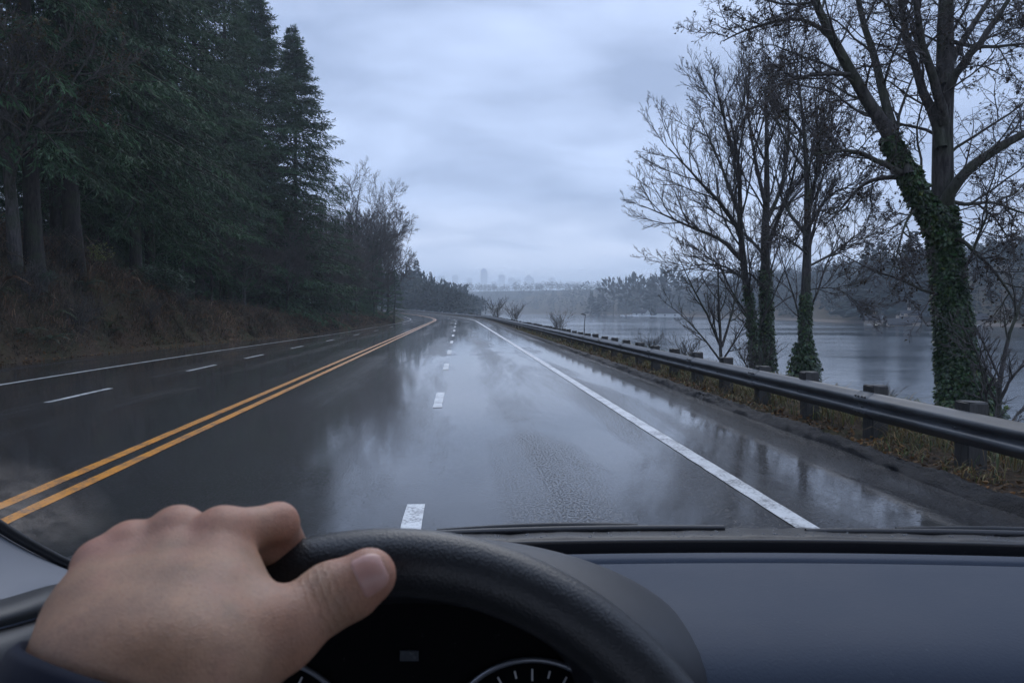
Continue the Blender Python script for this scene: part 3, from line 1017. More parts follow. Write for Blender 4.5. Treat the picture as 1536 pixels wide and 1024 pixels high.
BL = [
    limb([(1206, 580), (1209, 440), (1211, 352), (1211, 290), (1210, 234), (1205, 190), (1202, 160), (1196, 105)], YB, YB + 0.4, 0.22, 0.02),
    limb([(1211, 345), (1232, 305), (1262, 280), (1292, 285)], YB, YB - 1.5, 0.06, 0.012),
    limb([(1211, 355), (1184, 322), (1170, 290), (1160, 240)], YB, YB + 1.5, 0.07, 0.012),
    limb([(1210, 300), (1232, 250), (1244, 200), (1250, 160)], YB, YB + 1.5, 0.06, 0.012),
    limb([(1206, 205), (1188, 180), (1165, 152), (1150, 120)], YB, YB - 1.2, 0.05, 0.012),
    limb([(1211, 330), (1224, 270), (1228, 210), (1222, 150)], YB, YB - 2, 0.06, 0.012),
    limb([(1212, 400), (1250, 380), (1285, 352), (1310, 335)], YB, YB + 1.5, 0.045, 0.01),
    limb([(1212, 435), (1245, 430), (1272, 440), (1292, 462)], YB, YB - 1.2, 0.022, 0.006),
    limb([(1210, 380), (1185, 360), (1168, 350)], YB, YB - 2.5, 0.045, 0.01),
]
lake_tree("ivy_stemmed_tree", "slim straight bare tree with ivy skirt, between the twin-stemmed and the huge ivy tree", BL, 95, SPEC_MID, [(0, 2300, 0.30, 0.05, 0.08), (0, 2400, 0.14, 0.32, 0.10)], 700)

SPEC_SHRUB = [dict(n=7, t0=0.15, t1=0.98, ratio=0.5, ang=0.6, trop=0.4, wig=0.15, N=6, lmax=2.0),
              dict(n=6, t0=0.1, t1=1.0, ratio=0.5, ang=0.6, trop=0.3, wig=0.18, N=5, lmax=1.0),
              dict(n=4, t0=0.1, t1=1.0, ratio=0.55, ang=0.6, trop=0.2, wig=0.2, N=4, lmax=0.6)]
YS = 23.0
SL = [
    limb([(1082, 556), (1080, 500), (1078, 450), (1076, 390)], YS, YS, 0.06, 0.012),
    limb([(1081, 520), (1060, 470), (1038, 430), (1018, 385)], YS, YS - 1, 0.045, 0.01),
    limb([(1083, 520), (1098, 470), (1108, 420), (1112, 380)], YS, YS + 1, 0.045, 0.01),
    limb([(1080, 540), (1050, 500), (1020, 470), (995, 452)], YS, YS + 1, 0.035, 0.008),
    limb([(1084, 540), (1110, 500), (1126, 470)], YS, YS - 1, 0.035, 0.008),
]
lake_tree("bare_sapling", "small many-branched bare tree in front of the twin-stemmed tree", SL, 97, SPEC_SHRUB, None)
YT = 11.5
TL_ = [
    limb([(1494, 690), (1497, 620), (1500, 560), (1512, 500), (1535, 450), (1545, 400)], YT, YT + 0.5, 0.055, 0.012),
    limb([(1490, 680), (1480, 600), (1470, 540), (1452, 500)], YT, YT - 0.6, 0.025, 0.006),
    limb([(1500, 600), (1520, 560), (1545, 540), (1580, 520)], YT, YT - 0.4, 0.03, 0.008),
    limb([(1502, 660), (1525, 620), (1550, 600)], YT, YT + 0.8, 0.03, 0.008),
]
lake_tree("bare_sapling", "dark crooked sapling right beside the foot of the huge ivy tree", TL_, 99, SPEC_SHRUB, None)


# bare multi-stemmed shrubs
def shrub_kind(seed, H, n, spread):
    r = np.random.default_rng(seed)
    limbs, lr = [], []
    for i in range(n):
        a = i * 2.4 + r.normal(0, .3)
        e = spread * r.uniform(0.3, 1.0)
        limbs.append([(0.1 * math.cos(a), 0.1 * math.sin(a), -0.2), (e * .35 * math.cos(a), e * .35 * math.sin(a), H * .45), (e * math.cos(a), e * math.sin(a), H * r.uniform(.75, 1))])
        lr.append([0.018, 0.012, 0.005])
    return grow(limbs, lr, seed, [dict(n=6, t0=0.2, t1=1, ratio=0.45, ang=0.5, trop=0.4, wig=0.12, N=5), dict(n=4, t0=0.2, t1=1, ratio=0.5, ang=0.5, trop=0.3, wig=0.15, N=4)], tip=0.005)


tr, cr, tips, dirs = shrub_kind(51, 2.6, 14, 1.5)
sh_lab = [(744, 481, 122, 1.5, "rounded bare shrub on the lake side where the guardrail starts to bend"),
          (772, 484, 104, 1.15, "fan-shaped bare shrub behind the guardrail, between the rounded shrub and open water"),
          (838, 498, 60, 0.75, "low scrubby bare bush just behind the guardrail below the open water"),
          (976, 530, 27, 0.42, "wispy bare bush behind the guardrail posts, before the twin-stemmed tree"),
          (1030, 545, 23.5, 0.45, "tangled low bush at the foot of the small many-branched tree"),
          (1325, 606, 13.5, 0.22, "thin dry twigs sprouting behind the guardrail between slim tree and huge ivy tree"),
          (1130, 565, 19.5, 0.5, "dense dark scrub at the foot of the twin-stemmed tree")]
shp = None
for px, py, Y, s, lab in sh_lab:
    p = at(px, py, Y)
    zz = Zt(p[0], p[1]) - 0.05
    if shp is None:
        shp = plant("bare_shrub", lab, "shrub", tr, cr, mc="twig_brown")
        kids_of(shp)
        place(shp, (p[0], p[1], zz), 0.4, (s * 1.2, s * 1.2, s))
    else:
        copy_tree(shp, (p[0], p[1], zz), rng.uniform(0, 6), (s * 1.2, s * 1.2, s), lab)

r6 = np.random.default_rng(66)
for i in range(16):
    y = 24 + 60 * r6.random() ** 1.3; d_ = r6.uniform(0.6, 3.6)
    x = float(edgeL(y) + cX(y)) - 0.3 - d_
    s = r6.uniform(0.35, 0.75)
    copy_tree(shp, (x, y, Zt(x, y) - 0.05), r6.uniform(0, 6.28), (s * 1.4, s * 1.4, s * .8), "bare bramble clump amid the brown brush of the roadside bank", "bare brambles on the roadside bank")

# evergreen shrubs and ferns on the left bank
def bush_leaves(seed, n, R_, H, L):
    r = np.random.default_rng(seed)
    mb, st = MB(), MB()
    K = 26
    a = r.uniform(0, 6.28, K); e = R_ * r.uniform(0.2, 1, K); hh = H * r.uniform(0.5, 1, K)
    P = np.zeros((K, 5, 3))
    for i, s in enumerate(np.linspace(0, 1, 5)):
        P[:, i] = np.stack([np.cos(a) * e * s, np.sin(a) * e * s, hh * s ** 0.8 - 0.1], 1)
    st.tubes(P, np.full((K, 5), 0.012), 4)
    k = r.integers(0, K, n); t = r.uniform(0.35, 1, n)
    p = np.stack([np.cos(a[k]) * e[k] * t, np.sin(a[k]) * e[k] * t, hh[k] * t ** 0.8], 1) + r.normal(0, 0.13 * R_, (n, 3)) * np.array([1, 1, .7])
    d = unit(r.normal(0, 1, (n, 3)) + np.array([0, 0, -0.25])); s = unit(np.cross(d, r.normal(0, 1, (n, 3)) + UP))
    v = r.uniform(0.5, 1.5, (n, 1)) * np.ones((1, 3))
    mb.leaves(p, d, s, L * r.uniform(.6, 1.3, n), L * .42, v, fold=.2)
    return st, mb


st, mb = bush_leaves(61, 2600, 1.5, 1.9, 0.2)
p = at(236, 475, 43)
lau = plant("evergreen_shrub", "dark glossy evergreen shrub on the bank below the slender trunk pair", "shrub", st, mb, (p[0], p[1], Zt(p[0], p[1]) - 0.1), 0, (1.25, 1.1, 0.85), mc="shrubleaf")
kids_of(lau)
p = at(262, 480, 47)
copy_tree(lau, (p[0], p[1], Zt(p[0], p[1]) - 0.1), 2.0, 0.8, "smaller evergreen shrub just past the glossy one below the trunk pair")
p = at(60, 450, 30)
copy_tree(lau, (p[0], p[1], Zt(p[0], p[1]) - 0.1), 1.0, 0.38, "small green shrub half buried in the brown brush of the bank")
st, mb = bush_leaves(62, 420, 0.9, 1.3, 0.15)
for i in range(len(mb.C)):
    mb.C[i] = mb.C[i] * np.array([3.6, 2.3, 0.8])
p = at(140, 418, 36)
plant("yellow_shrub", "sparse yellow-leaved shrub at the brink of the bank under the thickest trunk", "shrub", st, mb, (p[0], p[1], Zt(p[0], p[1]) - 0.1), mc="shrubleaf")


def fern_mesh(seed, n=16, L=0.9):
    r = np.random.default_rng(seed)
    mb = MB()
    for i in range(n):
        a = i * 2.4 + r.normal(0, .2); l = L * r.uniform(.6, 1.1); dr = r.uniform(.5, 1.1)
        k = 16
        s = np.linspace(0, 1, k)
        P = np.stack([np.cos(a) * l * s, np.sin(a) * l * s, l * (0.9 * s - dr * s ** 2)], 1)
        mb.tubes(np.concatenate([[[0, 0, -0.03]], P]), np.full(k + 1, 0.006 * L), 3, col=0.7)
        T = unit(np.gradient(P, axis=0)); sd = unit(np.cross(T, UP))
        for sg in (-1, 1):
            w = 0.17 * l * np.sin(np.pi * np.clip(s, 0.06, 0.97)) ** .7
            d = unit(sd * sg + T * 0.35 - UP * 0.15)
            mb.leaves(P, d, T, w, 0.05 * l, np.full((k, 3), r.uniform(.7, 1.3)))
    return mb


fm = fern_mesh(5)
fm_ = fern_mesh(9, 10, 0.9)
fl_ = [(70, 515, 28.5, 1.0, "green sword fern low on the bank near the dead orange leaf litter"), (128, 488, 33.5, 1.2, "dark sword fern hanging midway down the brown bank"),
       (195, 500, 38, 0.9, "sword fern near the toe of the bank before the evergreen shrub"), (34, 500, 27.3, 0.9, "drooping sword fern nearest the car at the bank's toe")]
fp = None
for px, py, Y, s, lab in fl_:
    p = at(px, py, Y)
    zz = Zt(p[0], p[1]) + 0.02
    if fp is None:
        fp = tag(obj("sword_fern", fm, M["shrubleaf"], smooth=False), lab, "fern")
    else:
        c_ = fp.copy(); COL.objects.link(c_); c_["label"] = lab
        fp_ = c_
        place(c_, (p[0], p[1], zz), rng.uniform(0, 6), s)
        continue
    place(fp, (p[0], p[1], zz), 0, s)


# ground cover: brush on the left bank, grass on the lake verge
def blades(mb, base, r, L, W, lean, cols, droop=0.6, cm=1.0):
    n = len(base)
    a = r.uniform(0, 6.283, n)
    h = np.stack([np.cos(a), np.sin(a), a * 0], 1)
    sd = np.stack([-np.sin(a), np.cos(a), a * 0], 1)
    L = (L * r.uniform(0.4, 1.25, n))[:, None]; ln = (lean * r.uniform(0.2, 1.3, n))[:, None]
    W = (W * r.uniform(0.6, 1.3, n))[:, None]
    p0 = base
    p1 = base + UP * L * 0.5 + h * L * 0.22 * ln
    p2 = base + UP * L * (0.85 - 0.2 * droop) + h * L * 0.6 * ln
    p3 = base + UP * L * (0.95 - 0.7 * droop * r.uniform(0.3, 1.2, n)[:, None]) + h * L * 1.0 * ln
    V = np.stack([p0 - sd * W, p0 + sd * W, p1 - sd * W * .8, p1 + sd * W * .8, p2 - sd * W * .5, p2 + sd * W * .5, p3 - sd * W * .1, p3 + sd * W * .1], 1)
    i = (np.arange(n) * 8)[:, None]
    q = np.concatenate([i + np.array([[0, 1, 3, 2]]), i + np.array([[2, 3, 5, 4]]), i + np.array([[4, 5, 7, 6]])])
    c = np.asarray(cols)[r.integers(0, len(cols), n)] * r.uniform(0.6, 1.3, (n, 1)) * np.broadcast_to(cm, (n,))[:, None]
    mb.add(V.reshape(-1, 3), q, col=np.repeat(c, 8, 0))


r3 = np.random.default_rng(17)
mb = MB()
BR = [(0.9, 0.85, 0.8), (0.5, 0.45, 0.42), (1.2, 1.0, 0.85), (0.32, 0.32, 0.3), (1.7, 1.4, 1.15), (0.45, 0.58, 0.36), (1.0, 0.65, 0.45)]
n = 85000
yy = 16 + 114 * r3.random(n) ** 1.6
dd = 0.1 + 7.0 * r3.random(n) ** 1.15
xx = edgeL(yy) + cX(yy) - 0.3 - dd
clump = vnoise(xx * 0.7, yy * 0.7, 41) + 0.5 * vnoise(xx * 2, yy * 2, 42)
k = clump > -0.3
xx, yy, dd = xx[k], yy[k], dd[k]
base = np.stack([xx, yy, tz(xx, yy) - 0.03], 1)
cl_ = clump[k]
BRC = [tuple(q) for q in BR]
blades(mb, base, r3, 0.22 + (0.55 + 0.9 * np.clip(cl_, 0, 1)) * sst(0.1, 1.2, dd), 0.007 + 0.00016 * yy, 1.7, BR, 1.15, np.clip(0.85 + 1.5 * vnoise(xx * 1.1, yy * 1.1, 43) + 1.0 * vnoise(xx * 0.35, yy * 0.35, 44), 0.22, 2.2))
# leaf-like scraps among the stems
n = 42000
yy = 16 + 106 * r3.random(n) ** 1.5; dd = 0.1 + 8 * r3.random(n)
xx = edgeL(yy) + cX(yy) - 0.25 - dd
P = np.stack([xx, yy, tz(xx, yy) + r3.uniform(0, 0.85, n) * sst(0.1, 1.2, dd)], 1)
d = unit(r3.normal(0, 1, (n, 3))); s = unit(np.cross(d, r3.normal(0, 1, (n, 3))))
cols = np.array([(0.8, 0.7, 0.6), (1.1, 0.75, 0.5), (0.5, 0.6, 0.4), (0.4, 0.55, 0.38), (1.4, 1.1, 0.8)])[r3.integers(0, 5, n)] * r3.uniform(.5, 1.2, (n, 1))
sz = 0.07 + 0.0005 * yy
mb.leaves(P, d, s, sz * r3.uniform(.6, 1.4, n), sz * .6, cols, fold=.2)
# withered and green fern fronds hanging through the brush
fv = np.concatenate(fm_.V); fq = np.concatenate(fm_.Q)
for i in range(170):
    y = 22 + 80 * r3.random() ** 1.5; d_ = r3.uniform(0.4, 4.5)
    x = float(edgeL(y) + cX(y)) - 0.3 - d_
    a = r3.uniform(0, 6.283); s_ = r3.uniform(0.6, 1.25)
    ca, sa = math.cos(a) * s_, math.sin(a) * s_
    P_ = np.stack([fv[:, 0] * ca - fv[:, 1] * sa + x, fv[:, 0] * sa + fv[:, 1] * ca + y, fv[:, 2] * s_ + Zt(x, y) + 0.1], 1)
    c_ = np.array([(0.9, 0.62, 0.42), (0.32, 0.5, 0.26), (0.5, 0.45, 0.34), (0.25, 0.4, 0.22)][int(r3.integers(0, 4))]) * r3.uniform(.5, 1.2)
    mb.add(P_, fq, col=np.tile(c_, (len(P_), 1)))
# forest floor behind, sparser
n = 9000
yy = 16 + 110 * r3.random(n); dd = 7 + 16 * r3.random(n)
xx = edgeL(yy) + cX(yy) - dd
base = np.stack([xx, yy, tz(xx, yy) - 0.03], 1)
blades(mb, base, r3, np.full(n, 0.8), 0.03, 1.2, [(0.5, .5, .42), (0.4, 0.5, 0.35), (.6, .5, .4)], 0.8)
tag(obj("undergrowth", mb, M["brush"], smooth=False), "tangle of dead brown brush and bramble covering the roadside bank", "undergrowth", kind="stuff")

mb = MB()
GR = [(1.0, 0.9, 0.7), (0.55, 0.75, 0.45), (1.2, 0.8, 0.55), (0.4, 0.6, 0.4), (1.2, 1.1, 0.95), (0.6, 0.45, 0.38), (0.9, 0.6, 0.42)]
n = 26000
yy = 4 + 60 * r3.random(n) ** 1.8
uu = 4.95 + 3.4 * r3.random(n) ** 1.3
k = (vnoise(uu * 1.6, yy * 1.6, 51) + 0.4 * vnoise(uu * 5, yy * 5, 52)) > -0.10
yy, uu = yy[k], uu[k]
xx = uu + cX(yy)
base = np.stack([xx, yy, tz(xx, yy) - 0.02], 1)
blades(mb, base, r3, 0.16 + 0.34 * sst(5.0, 5.9, uu), 0.0040 + 0.00025 * yy, 1.2, GR, 0.8)
n = 4000
yy = 15 + 110 * r3.random(n); t_ = r3.random(n)
uu = 7 + 7.5 * t_
xx = uu + cX(yy)
base = np.stack([xx, yy, tz(xx, yy) - 0.02], 1)
blades(mb, base, r3, np.full(n, 0.55), 0.015, 1.0, GR, 0.6)
tag(obj("grass", mb, M["grass"], smooth=False), "rough wet grass along the guardrail foot", "grass", kind="stuff")
# fallen leaves on verge and gutter
mb = MB()
n = 6000
side = r3.random(n) < 0.5
yy = np.where(side, 4 + 34 * r3.random(n) ** 1.3, 12 + 60 * r3.random(n) ** 1.4)
uu = np.where(side, 4.85 + np.abs(r3.normal(0, 0.42, n)), edgeL(yy) + 0.25 - np.abs(r3.normal(0, 0.7, n)))
xx = uu + cX(yy)
zz = np.maximum(tz(xx, yy), np.where(side, 0.05, -9)) + 0.03
zz = np.where(uu > edgeL(yy), np.maximum(zz, rz(uu, yy) + 0.012), zz)
d = unit(r3.normal(0, 1, (n, 3)) * np.array([1, 1, .35])); s = unit(np.cross(d, UP + r3.normal(0, .4, (n, 3))))
sz = np.where(side, 0.07, 0.11)
cols = np.array([(1.2, .7, .35), (0.9, .6, .4), (0.6, .45, .35), (1.5, 1.0, .5), (0.35, .3, .25)])[r3.integers(0, 5, n)] * r3.uniform(.5, 1.3, (n, 1))
mb.leaves(np.stack([xx, yy, zz], 1), d, s, sz * r3.uniform(.6, 1.5, n), sz * .7, cols, fold=.3)
tag(obj("fallen_leaves", mb, M["leaf"], smooth=False), "wet fallen leaves lying along both road edges", "leaves", kind="stuff")

# ------------------------------------------------------------------ guardrail
M["rail"] = simple("weathered wet steel", (0.058, 0.062, 0.067), 0.48, 0.6, 3.5, 0.3, 0.004, metallic=0.35, stretch=(1, 0.35, 2), coat=0.12)
M["post"] = simple("wet dark timber", (0.030, 0.028, 0.025), 0.6, 0.5, 8, 0.9, 0.012, stretch=(1, 1, 0.25), coat=0.15)
M["bolt"] = simple("rail bolts", (0.05, 0.05, 0.05), 0.5, 0.2, 10, metallic=0.6)
gr_root = thing("guardrail", "long weathered steel guardrail on dark timber posts along the lake side", "guardrail", (5.3, 4, 0))
prof = []
zz0, hh, dep = 0.29, 0.31, 0.095
W = [(0.0, 0.0), (0.02, 0.18), (0.055, 0.75), (0.075, 0.95), (0.095, 1.0), (0.115, 0.90), (0.135, 0.45), (0.155, 0.22), (0.175, 0.45), (0.195, 0.90), (0.215, 1.0), (0.235, 0.95), (0.255, 0.75), (0.29, 0.18), (0.31, 0.0)]
yg = np.concatenate([np.arange(2, 60, 0.95), np.arange(60, 150, 3), np.arange(150, 330, 5)])
Pg = np.zeros((len(yg), len(W) * 2, 3))
o0 = np.array([5.3, 4, 0])
for j, (wz, wd) in enumerate(W):
    Pg[:, j] = np.stack([5.30 + cX(yg) - dep * wd, yg, roadz(yg) + zz0 + wz * 1.13], 1)
    Pg[:, 2 * len(W) - 1 - j] = np.stack([5.304 + cX(yg) - dep * wd, yg, roadz(yg) + zz0 + wz * 1.13], 1)
obj("rail", MB().grid(Pg - o0, wrap=True), M["rail"], gr_root)
yp = []
y_ = 3.83
while y_ < 60: yp.append(y_); y_ += 1.80
while y_ < 235: yp.append(y_); y_ += 3.64
pm = None
rp = np.random.default_rng(3)
bolt_me = None
for y_ in yp:
    x_ = 5.31 + float(cX(y_))
    if pm is None:
        pmb = MB().box(0.0, 0.22, -0.115, 0.115, -0.5, 0.735)
        pm = pmb.mesh("post", False)
        import bmesh
        bm = bmesh.new(); bm.from_mesh(pm)
        bmesh.ops.bevel(bm, geom=[e for e in bm.edges], offset=0.012, segments=2, affect='EDGES')
        bmesh.ops.subdivide_edges(bm, edges=bm.edges[:], cuts=1)
        for v_ in bm.verts:
            v_.co += Vector((rp.normal(0, .003), rp.normal(0, .003), rp.normal(0, .003)))
        bm.to_mesh(pm); bm.free()
        pm.materials.append(M["post"])
        bb = MB()
        a = np.linspace(0, 6.283, 8, endpoint=False)
        for zc in (0.455,):
            ring = [(-0.075, 0.022 * math.cos(t), zc + 0.016 * math.sin(t)) for t in a] + [(-0.088, 0.014 * math.cos(t), zc + 0.011 * math.sin(t)) for t in a]
            bb.add(ring, [(i, (i + 1) % 8, 8 + (i + 1) % 8, 8 + i) for i in range(8)], [(8, 8 + i + 1, 8 + i) for i in range(1, 7)])
        bolt_me = bb.mesh("bolt", False); bolt_me.materials.append(M["bolt"])
    o = bpy.data.objects.new("post", pm); COL.objects.link(o); o.parent = gr_root
    o.location = (x_ - 5.3, y_ - 4, float(roadz(y_)) + rp.normal(0, 0.012))
    o.rotation_euler = (rp.normal(0, .012), rp.normal(0, .015), rp.normal(0, .03))
    o.scale = (1, 1, 1 + rp.normal(0, .015))
    if y_ < 30:
        b_ = bpy.data.objects.new("bolt", bolt_me); COL.objects.link(b_); b_.parent = o

sp = MB()
for y_ in yp[1::2][:16]:
    ys_ = np.array([y_ - 0.16, y_ - 0.155, y_ + 0.155, y_ + 0.16])
    Ps = np.zeros((4, len(W), 3))
    for j, (wz, wd) in enumerate(W):
        Ps[:, j] = np.stack([5.30 + cX(ys_) - dep * wd - np.array([0.0, 0.0045, 0.0045, 0.0]), ys_, roadz(ys_) + zz0 + wz * 1.13], 1)
    spo = MB().grid(Ps - o0)
    obj("splice_plate", spo, M["rail"], gr_root)
    for dy in (-0.11, -0.04, 0.04, 0.11):
        for zc in (0.345, 0.60):
            ob_ = bpy.data.objects.new("bolt", bolt_me); COL.objects.link(ob_); ob_.parent = gr_root
            ob_.location = (-0.012 - 0.003, y_ + dy - 4, float(roadz(y_)) + zc - 0.455 + (0.03 if zc < .5 else -0.02))

# marker pole at the lake edge
M["pole"] = simple("thin dark pole", (0.04, 0.04, 0.042), 0.5, 0.3, 10)
p = at(876, 506, 46)
zb = Zt(p[0], p[1])
pt = at(878, 472, 46)
mk = thing("marker_pole", "thin upright marker pole with tiny lamp head behind the guardrail, against open water", "pole", (p[0], p[1], zb))
obj("pole", MB().tubes(np.array([[0, 0, -0.3], [0.02, 0, 1.0], [pt[0] - p[0], 0, pt[2] - zb]]), [0.03, 0.026, 0.02], 6), M["pole"], mk)
hx, hz = pt[0] - p[0], pt[2] - zb
obj("lamp_head", MB().tubes(np.array([[hx + .04, 0, hz - .01], [hx - .06, 0, hz + 0.02], [hx - .2, 0, hz + 0.05], [hx - .3, 0, hz + 0.03]]), [0.02, 0.05, 0.045, 0.015], 6), M["pole"], mk)

# ------------------------------------------------------------------ far shores
def far_conifer(r, n=70):
    t = r.random(n) ** 0.8
    a = r.uniform(0, 6.283, n)
    rr = (1 - t) * 0.19 * r.uniform(0.35, 1.1, n) + 0.012
    P = np.stack([np.cos(a) * rr * .4, np.sin(a) * rr * .4, 0.10 + 0.9 * t], 1)
    d = unit(np.stack([np.cos(a), np.sin(a), r.uniform(-0.5, 0.1, n)], 1))
    s = unit(np.cross(d, UP + r.normal(0, .6, (n, 3))))
    L = rr * 1.1 + 0.02
    return P, d, s, L, L * 0.55 + 0.012


def far_broadleaf(r, n=80):
    v = unit(r.normal(0, 1, (n, 3))) * (r.random(n) ** 0.4)[:, None]
    P = np.stack([v[:, 0] * .3, v[:, 1] * .3, 0.6 + v[:, 2] * 0.36], 1)
    d = unit(v + UP * 0.5 + r.normal(0, .5, (n, 3))); s = unit(np.cross(d, r.normal(0, 1, (n, 3))))
    L = r.uniform(0.07, 0.2, n)
    return P, d, s, L, L * 0.45


def far_tree(mb, r, x, y, H, kind, tint, n=70, sink=0.0, wide=1.0):
    P, d, s, L, Wd = (far_conifer if kind == 0 else far_broadleaf)(r, n)
    z = Zt(x, y) - sink
    P = P * H * np.array([wide, wide, 1]) + np.array([x, y, z])
    col = np.ones((len(P), 3)) * tint * r.uniform(.7, 1.3, (len(P), 1))
    mb.leaves(P, d, s, L * H * (0.5 + .5 * wide), Wd * H, col, fold=.1)
    return np.array([x, y, z])


rf = np.random.default_rng(23)
mb = MB()
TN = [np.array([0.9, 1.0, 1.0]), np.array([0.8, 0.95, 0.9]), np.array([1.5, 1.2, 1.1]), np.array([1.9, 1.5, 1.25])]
# wooded slopes across the lake
for i in range(1750):
    y = 130 + 520 * rf.random() ** 1.1
    dr = 4 + 112 * rf.random() ** 1.25
    x = float(np.interp(y, XF_Y, XF_X)) + dr
    k = 0 if rf.random() < 0.5 else 1
    H = (rf.uniform(9, 15) if k == 0 else rf.uniform(7, 12)) * (0.75 if dr < 14 else 1) * float(np.interp(y, [130, 300, 650], [0.85, 1.0, 1.15]))
    tint = TN[int(rf.integers(0, 2))] if k == 0 else TN[int(rf.integers(1, 4))]
    far_tree(mb, rf, x, y, H, k, tint, 62)
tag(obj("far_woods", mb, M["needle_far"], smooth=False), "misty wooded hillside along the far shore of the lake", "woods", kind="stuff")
mb = MB()
for i in range(300):
    y = rf.uniform(940, 1130); x = rf.uniform(-160, 260)
    far_tree(mb, rf, x, y, rf.uniform(6, 14), int(rf.random() < .5), TN[int(rf.integers(0, 4))], 40)
for i in range(160):
    y = rf.uniform(650, 930); x = float(np.interp(y, XF_Y, XF_X)) + rf.uniform(5, 80)
    far_tree(mb, rf, x, y, rf.uniform(9, 16), int(rf.random() < .5), TN[int(rf.integers(0, 4))], 50)
for i in range(240):
    y = rf.uniform(1150, 1240); x = rf.uniform(-330, 480)
    far_tree(mb, rf, x, y, rf.uniform(9, 16), 1, TN[int(rf.integers(0, 4))], 36, wide=1.5)
for i in range(420):
    y = rf.uniform(1450, 1880); x = rf.uniform(-600, 800)
    far_tree(mb, rf, x, y, rf.uniform(10, 17), int(rf.random() < .5), TN[int(rf.integers(0, 3))], 34, wide=1.8, sink=5.5)
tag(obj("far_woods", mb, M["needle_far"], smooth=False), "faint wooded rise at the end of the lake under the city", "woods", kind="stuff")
mb = MB()
for i in range(520):
    y = rf.uniform(255, 620)
    c_ = float(cX(y))
    xa = c_ + 8 if rf.random() < 0.75 else c_ - 130
    xb = (float(np.interp(y, [255, 330, 450, 620], [-2, 8, 16, 26]))) if xa > c_ - 50 else c_ - 14
    if xb < xa: continue
    x = rf.uniform(xa, xb)
    k = 0 if rf.random() < 0.6 else 1
    top = at(float(np.clip(688 + x / y * FPX, 560, 800)), 0, y)
    px = 688 + x / y * FPX
    ytop = np.interp(px, [540, 600, 622, 660, 690, 720, 760], [395, 400, 405, 422, 432, 446, 462])
    Hmax = (465 - ytop) / FPX * y + 1.7 - Zt(x, y)
    H = max(3.0, min(rf.uniform(14, 27), Hmax * rf.uniform(0.75, 1.02)))
    far_tree(mb, rf, x, y, H, k, TN[0] if k == 0 else TN[int(rf.integers(1, 4))], 75, wide=1.15 if k else 1.0)
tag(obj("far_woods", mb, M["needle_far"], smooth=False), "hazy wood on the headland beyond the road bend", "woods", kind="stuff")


def far_single(name, px, Y, ytop, kind, label, n=170, wide=1.0, tint=0):
    p = at(px, 465, Y)
    zb = Zt(p[0], p[1])
    H = max(4.0, (465 - ytop) / FPX * Y + 1.7 - zb)
    r = np.random.default_rng(int(px * 7 + Y))
    cr = MB()
    far_tree(cr, r, p[0], p[1], H, kind, TN[tint], n, wide=wide)
    tr = MB().tubes(np.array([[0, 0, -0.5], [0, 0, H * .5], [0, 0, H * .97]]), [H * .014, H * .009, 0.02], 5)
    off = np.array([p[0], p[1], zb])
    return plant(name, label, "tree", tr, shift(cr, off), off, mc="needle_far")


far_single("conifer_tree", 625, 330, 391, 0, "hazy conifer with pointed top at the crest of the headland wood", 420, 1.2)
far_single("conifer_tree", 613, 335, 397, 0, "blunt hazy conifer next to the pointed one on the headland crest", 420, 1.3)
far_single("conifer_tree", 646, 380, 408, 0, "thin spire-like conifer partway down the headland wood", 300, 0.8)
far_single("broadleaf_tree", 667, 420, 422, 1, "round-topped hazy tree on the headland's falling skyline", 260, 1.0, 0)
far_single("broadleaf_tree", 682, 440, 426, 1, "middle round-topped tree of the headland's lower skyline", 240, 1.0, 0)
far_single("broadleaf_tree", 691, 450, 426, 1, "last round-topped tree before the headland slopes to the lake", 240, 1.0, 0)
far_single("conifer_tree", 887, 590, 435, 0, "pale blue conifer at the tip of the far-shore point", 260, 1.3)
far_single("conifer_tree", 902, 585, 430, 0, "broader pale conifer behind the tip of the far-shore point", 260, 1.4)
far_single("broadleaf_tree", 920, 560, 416, 1, "airy bare tree on the far shore rising above the point", 160, 1.2, 2)
far_single("broadleaf_tree", 953, 520, 412, 1, "spreading treetop on the far shore's skyline above the moored boats", 200, 1.2, 2)
far_single("conifer_tree", 977, 480, 409, 0, "dark spiked treetop on the far shore above the boats", 240, 1.2)
far_single("broadleaf_tree", 998, 470, 400, 1, "tall bare crown on the far skyline left of the lakeside trees", 170, 1.2, 2)
far_single("conifer_tree", 1368, 215, 342, 0, "tallest far-shore tree, seen beside the fork of the huge ivy tree", 420, 1.7)
far_single("conifer_tree", 1320, 225, 357, 0, "blunt pine on the far ridge between slim tree and huge ivy tree", 380, 1.8)
far_single("conifer_tree", 1304, 235, 360, 0, "rounded pine next to the blunt pine on the far ridge", 380, 1.8)

# houses on the far slope
M["wall_white"] = simple("pale house walls", (0.62, 0.62, 0.60), 0.7, 0.12, 3)
M["wall_tan"] = simple("tan house walls", (0.30, 0.25, 0.20), 0.7, 0.15, 3)
M["roof"] = simple("grey roof shingles", (0.030, 0.030, 0.034), 0.9, 0.4, 4, 0.4, 0.02, spec=0.1)
M["pane"] = simple("house window glass", (0.04, 0.05, 0.06), 0.1, 0.2, 3)
m, nt, b, out = new_mat("lit window")
b.inputs["Base Color"].default_value = (0.8, 0.75, 0.6, 1)
b.inputs["Emission Color"].default_value = (1.0, 0.9, 0.72, 1)
b.inputs["Emission Strength"].default_value = 1.6
M["lit"] = m


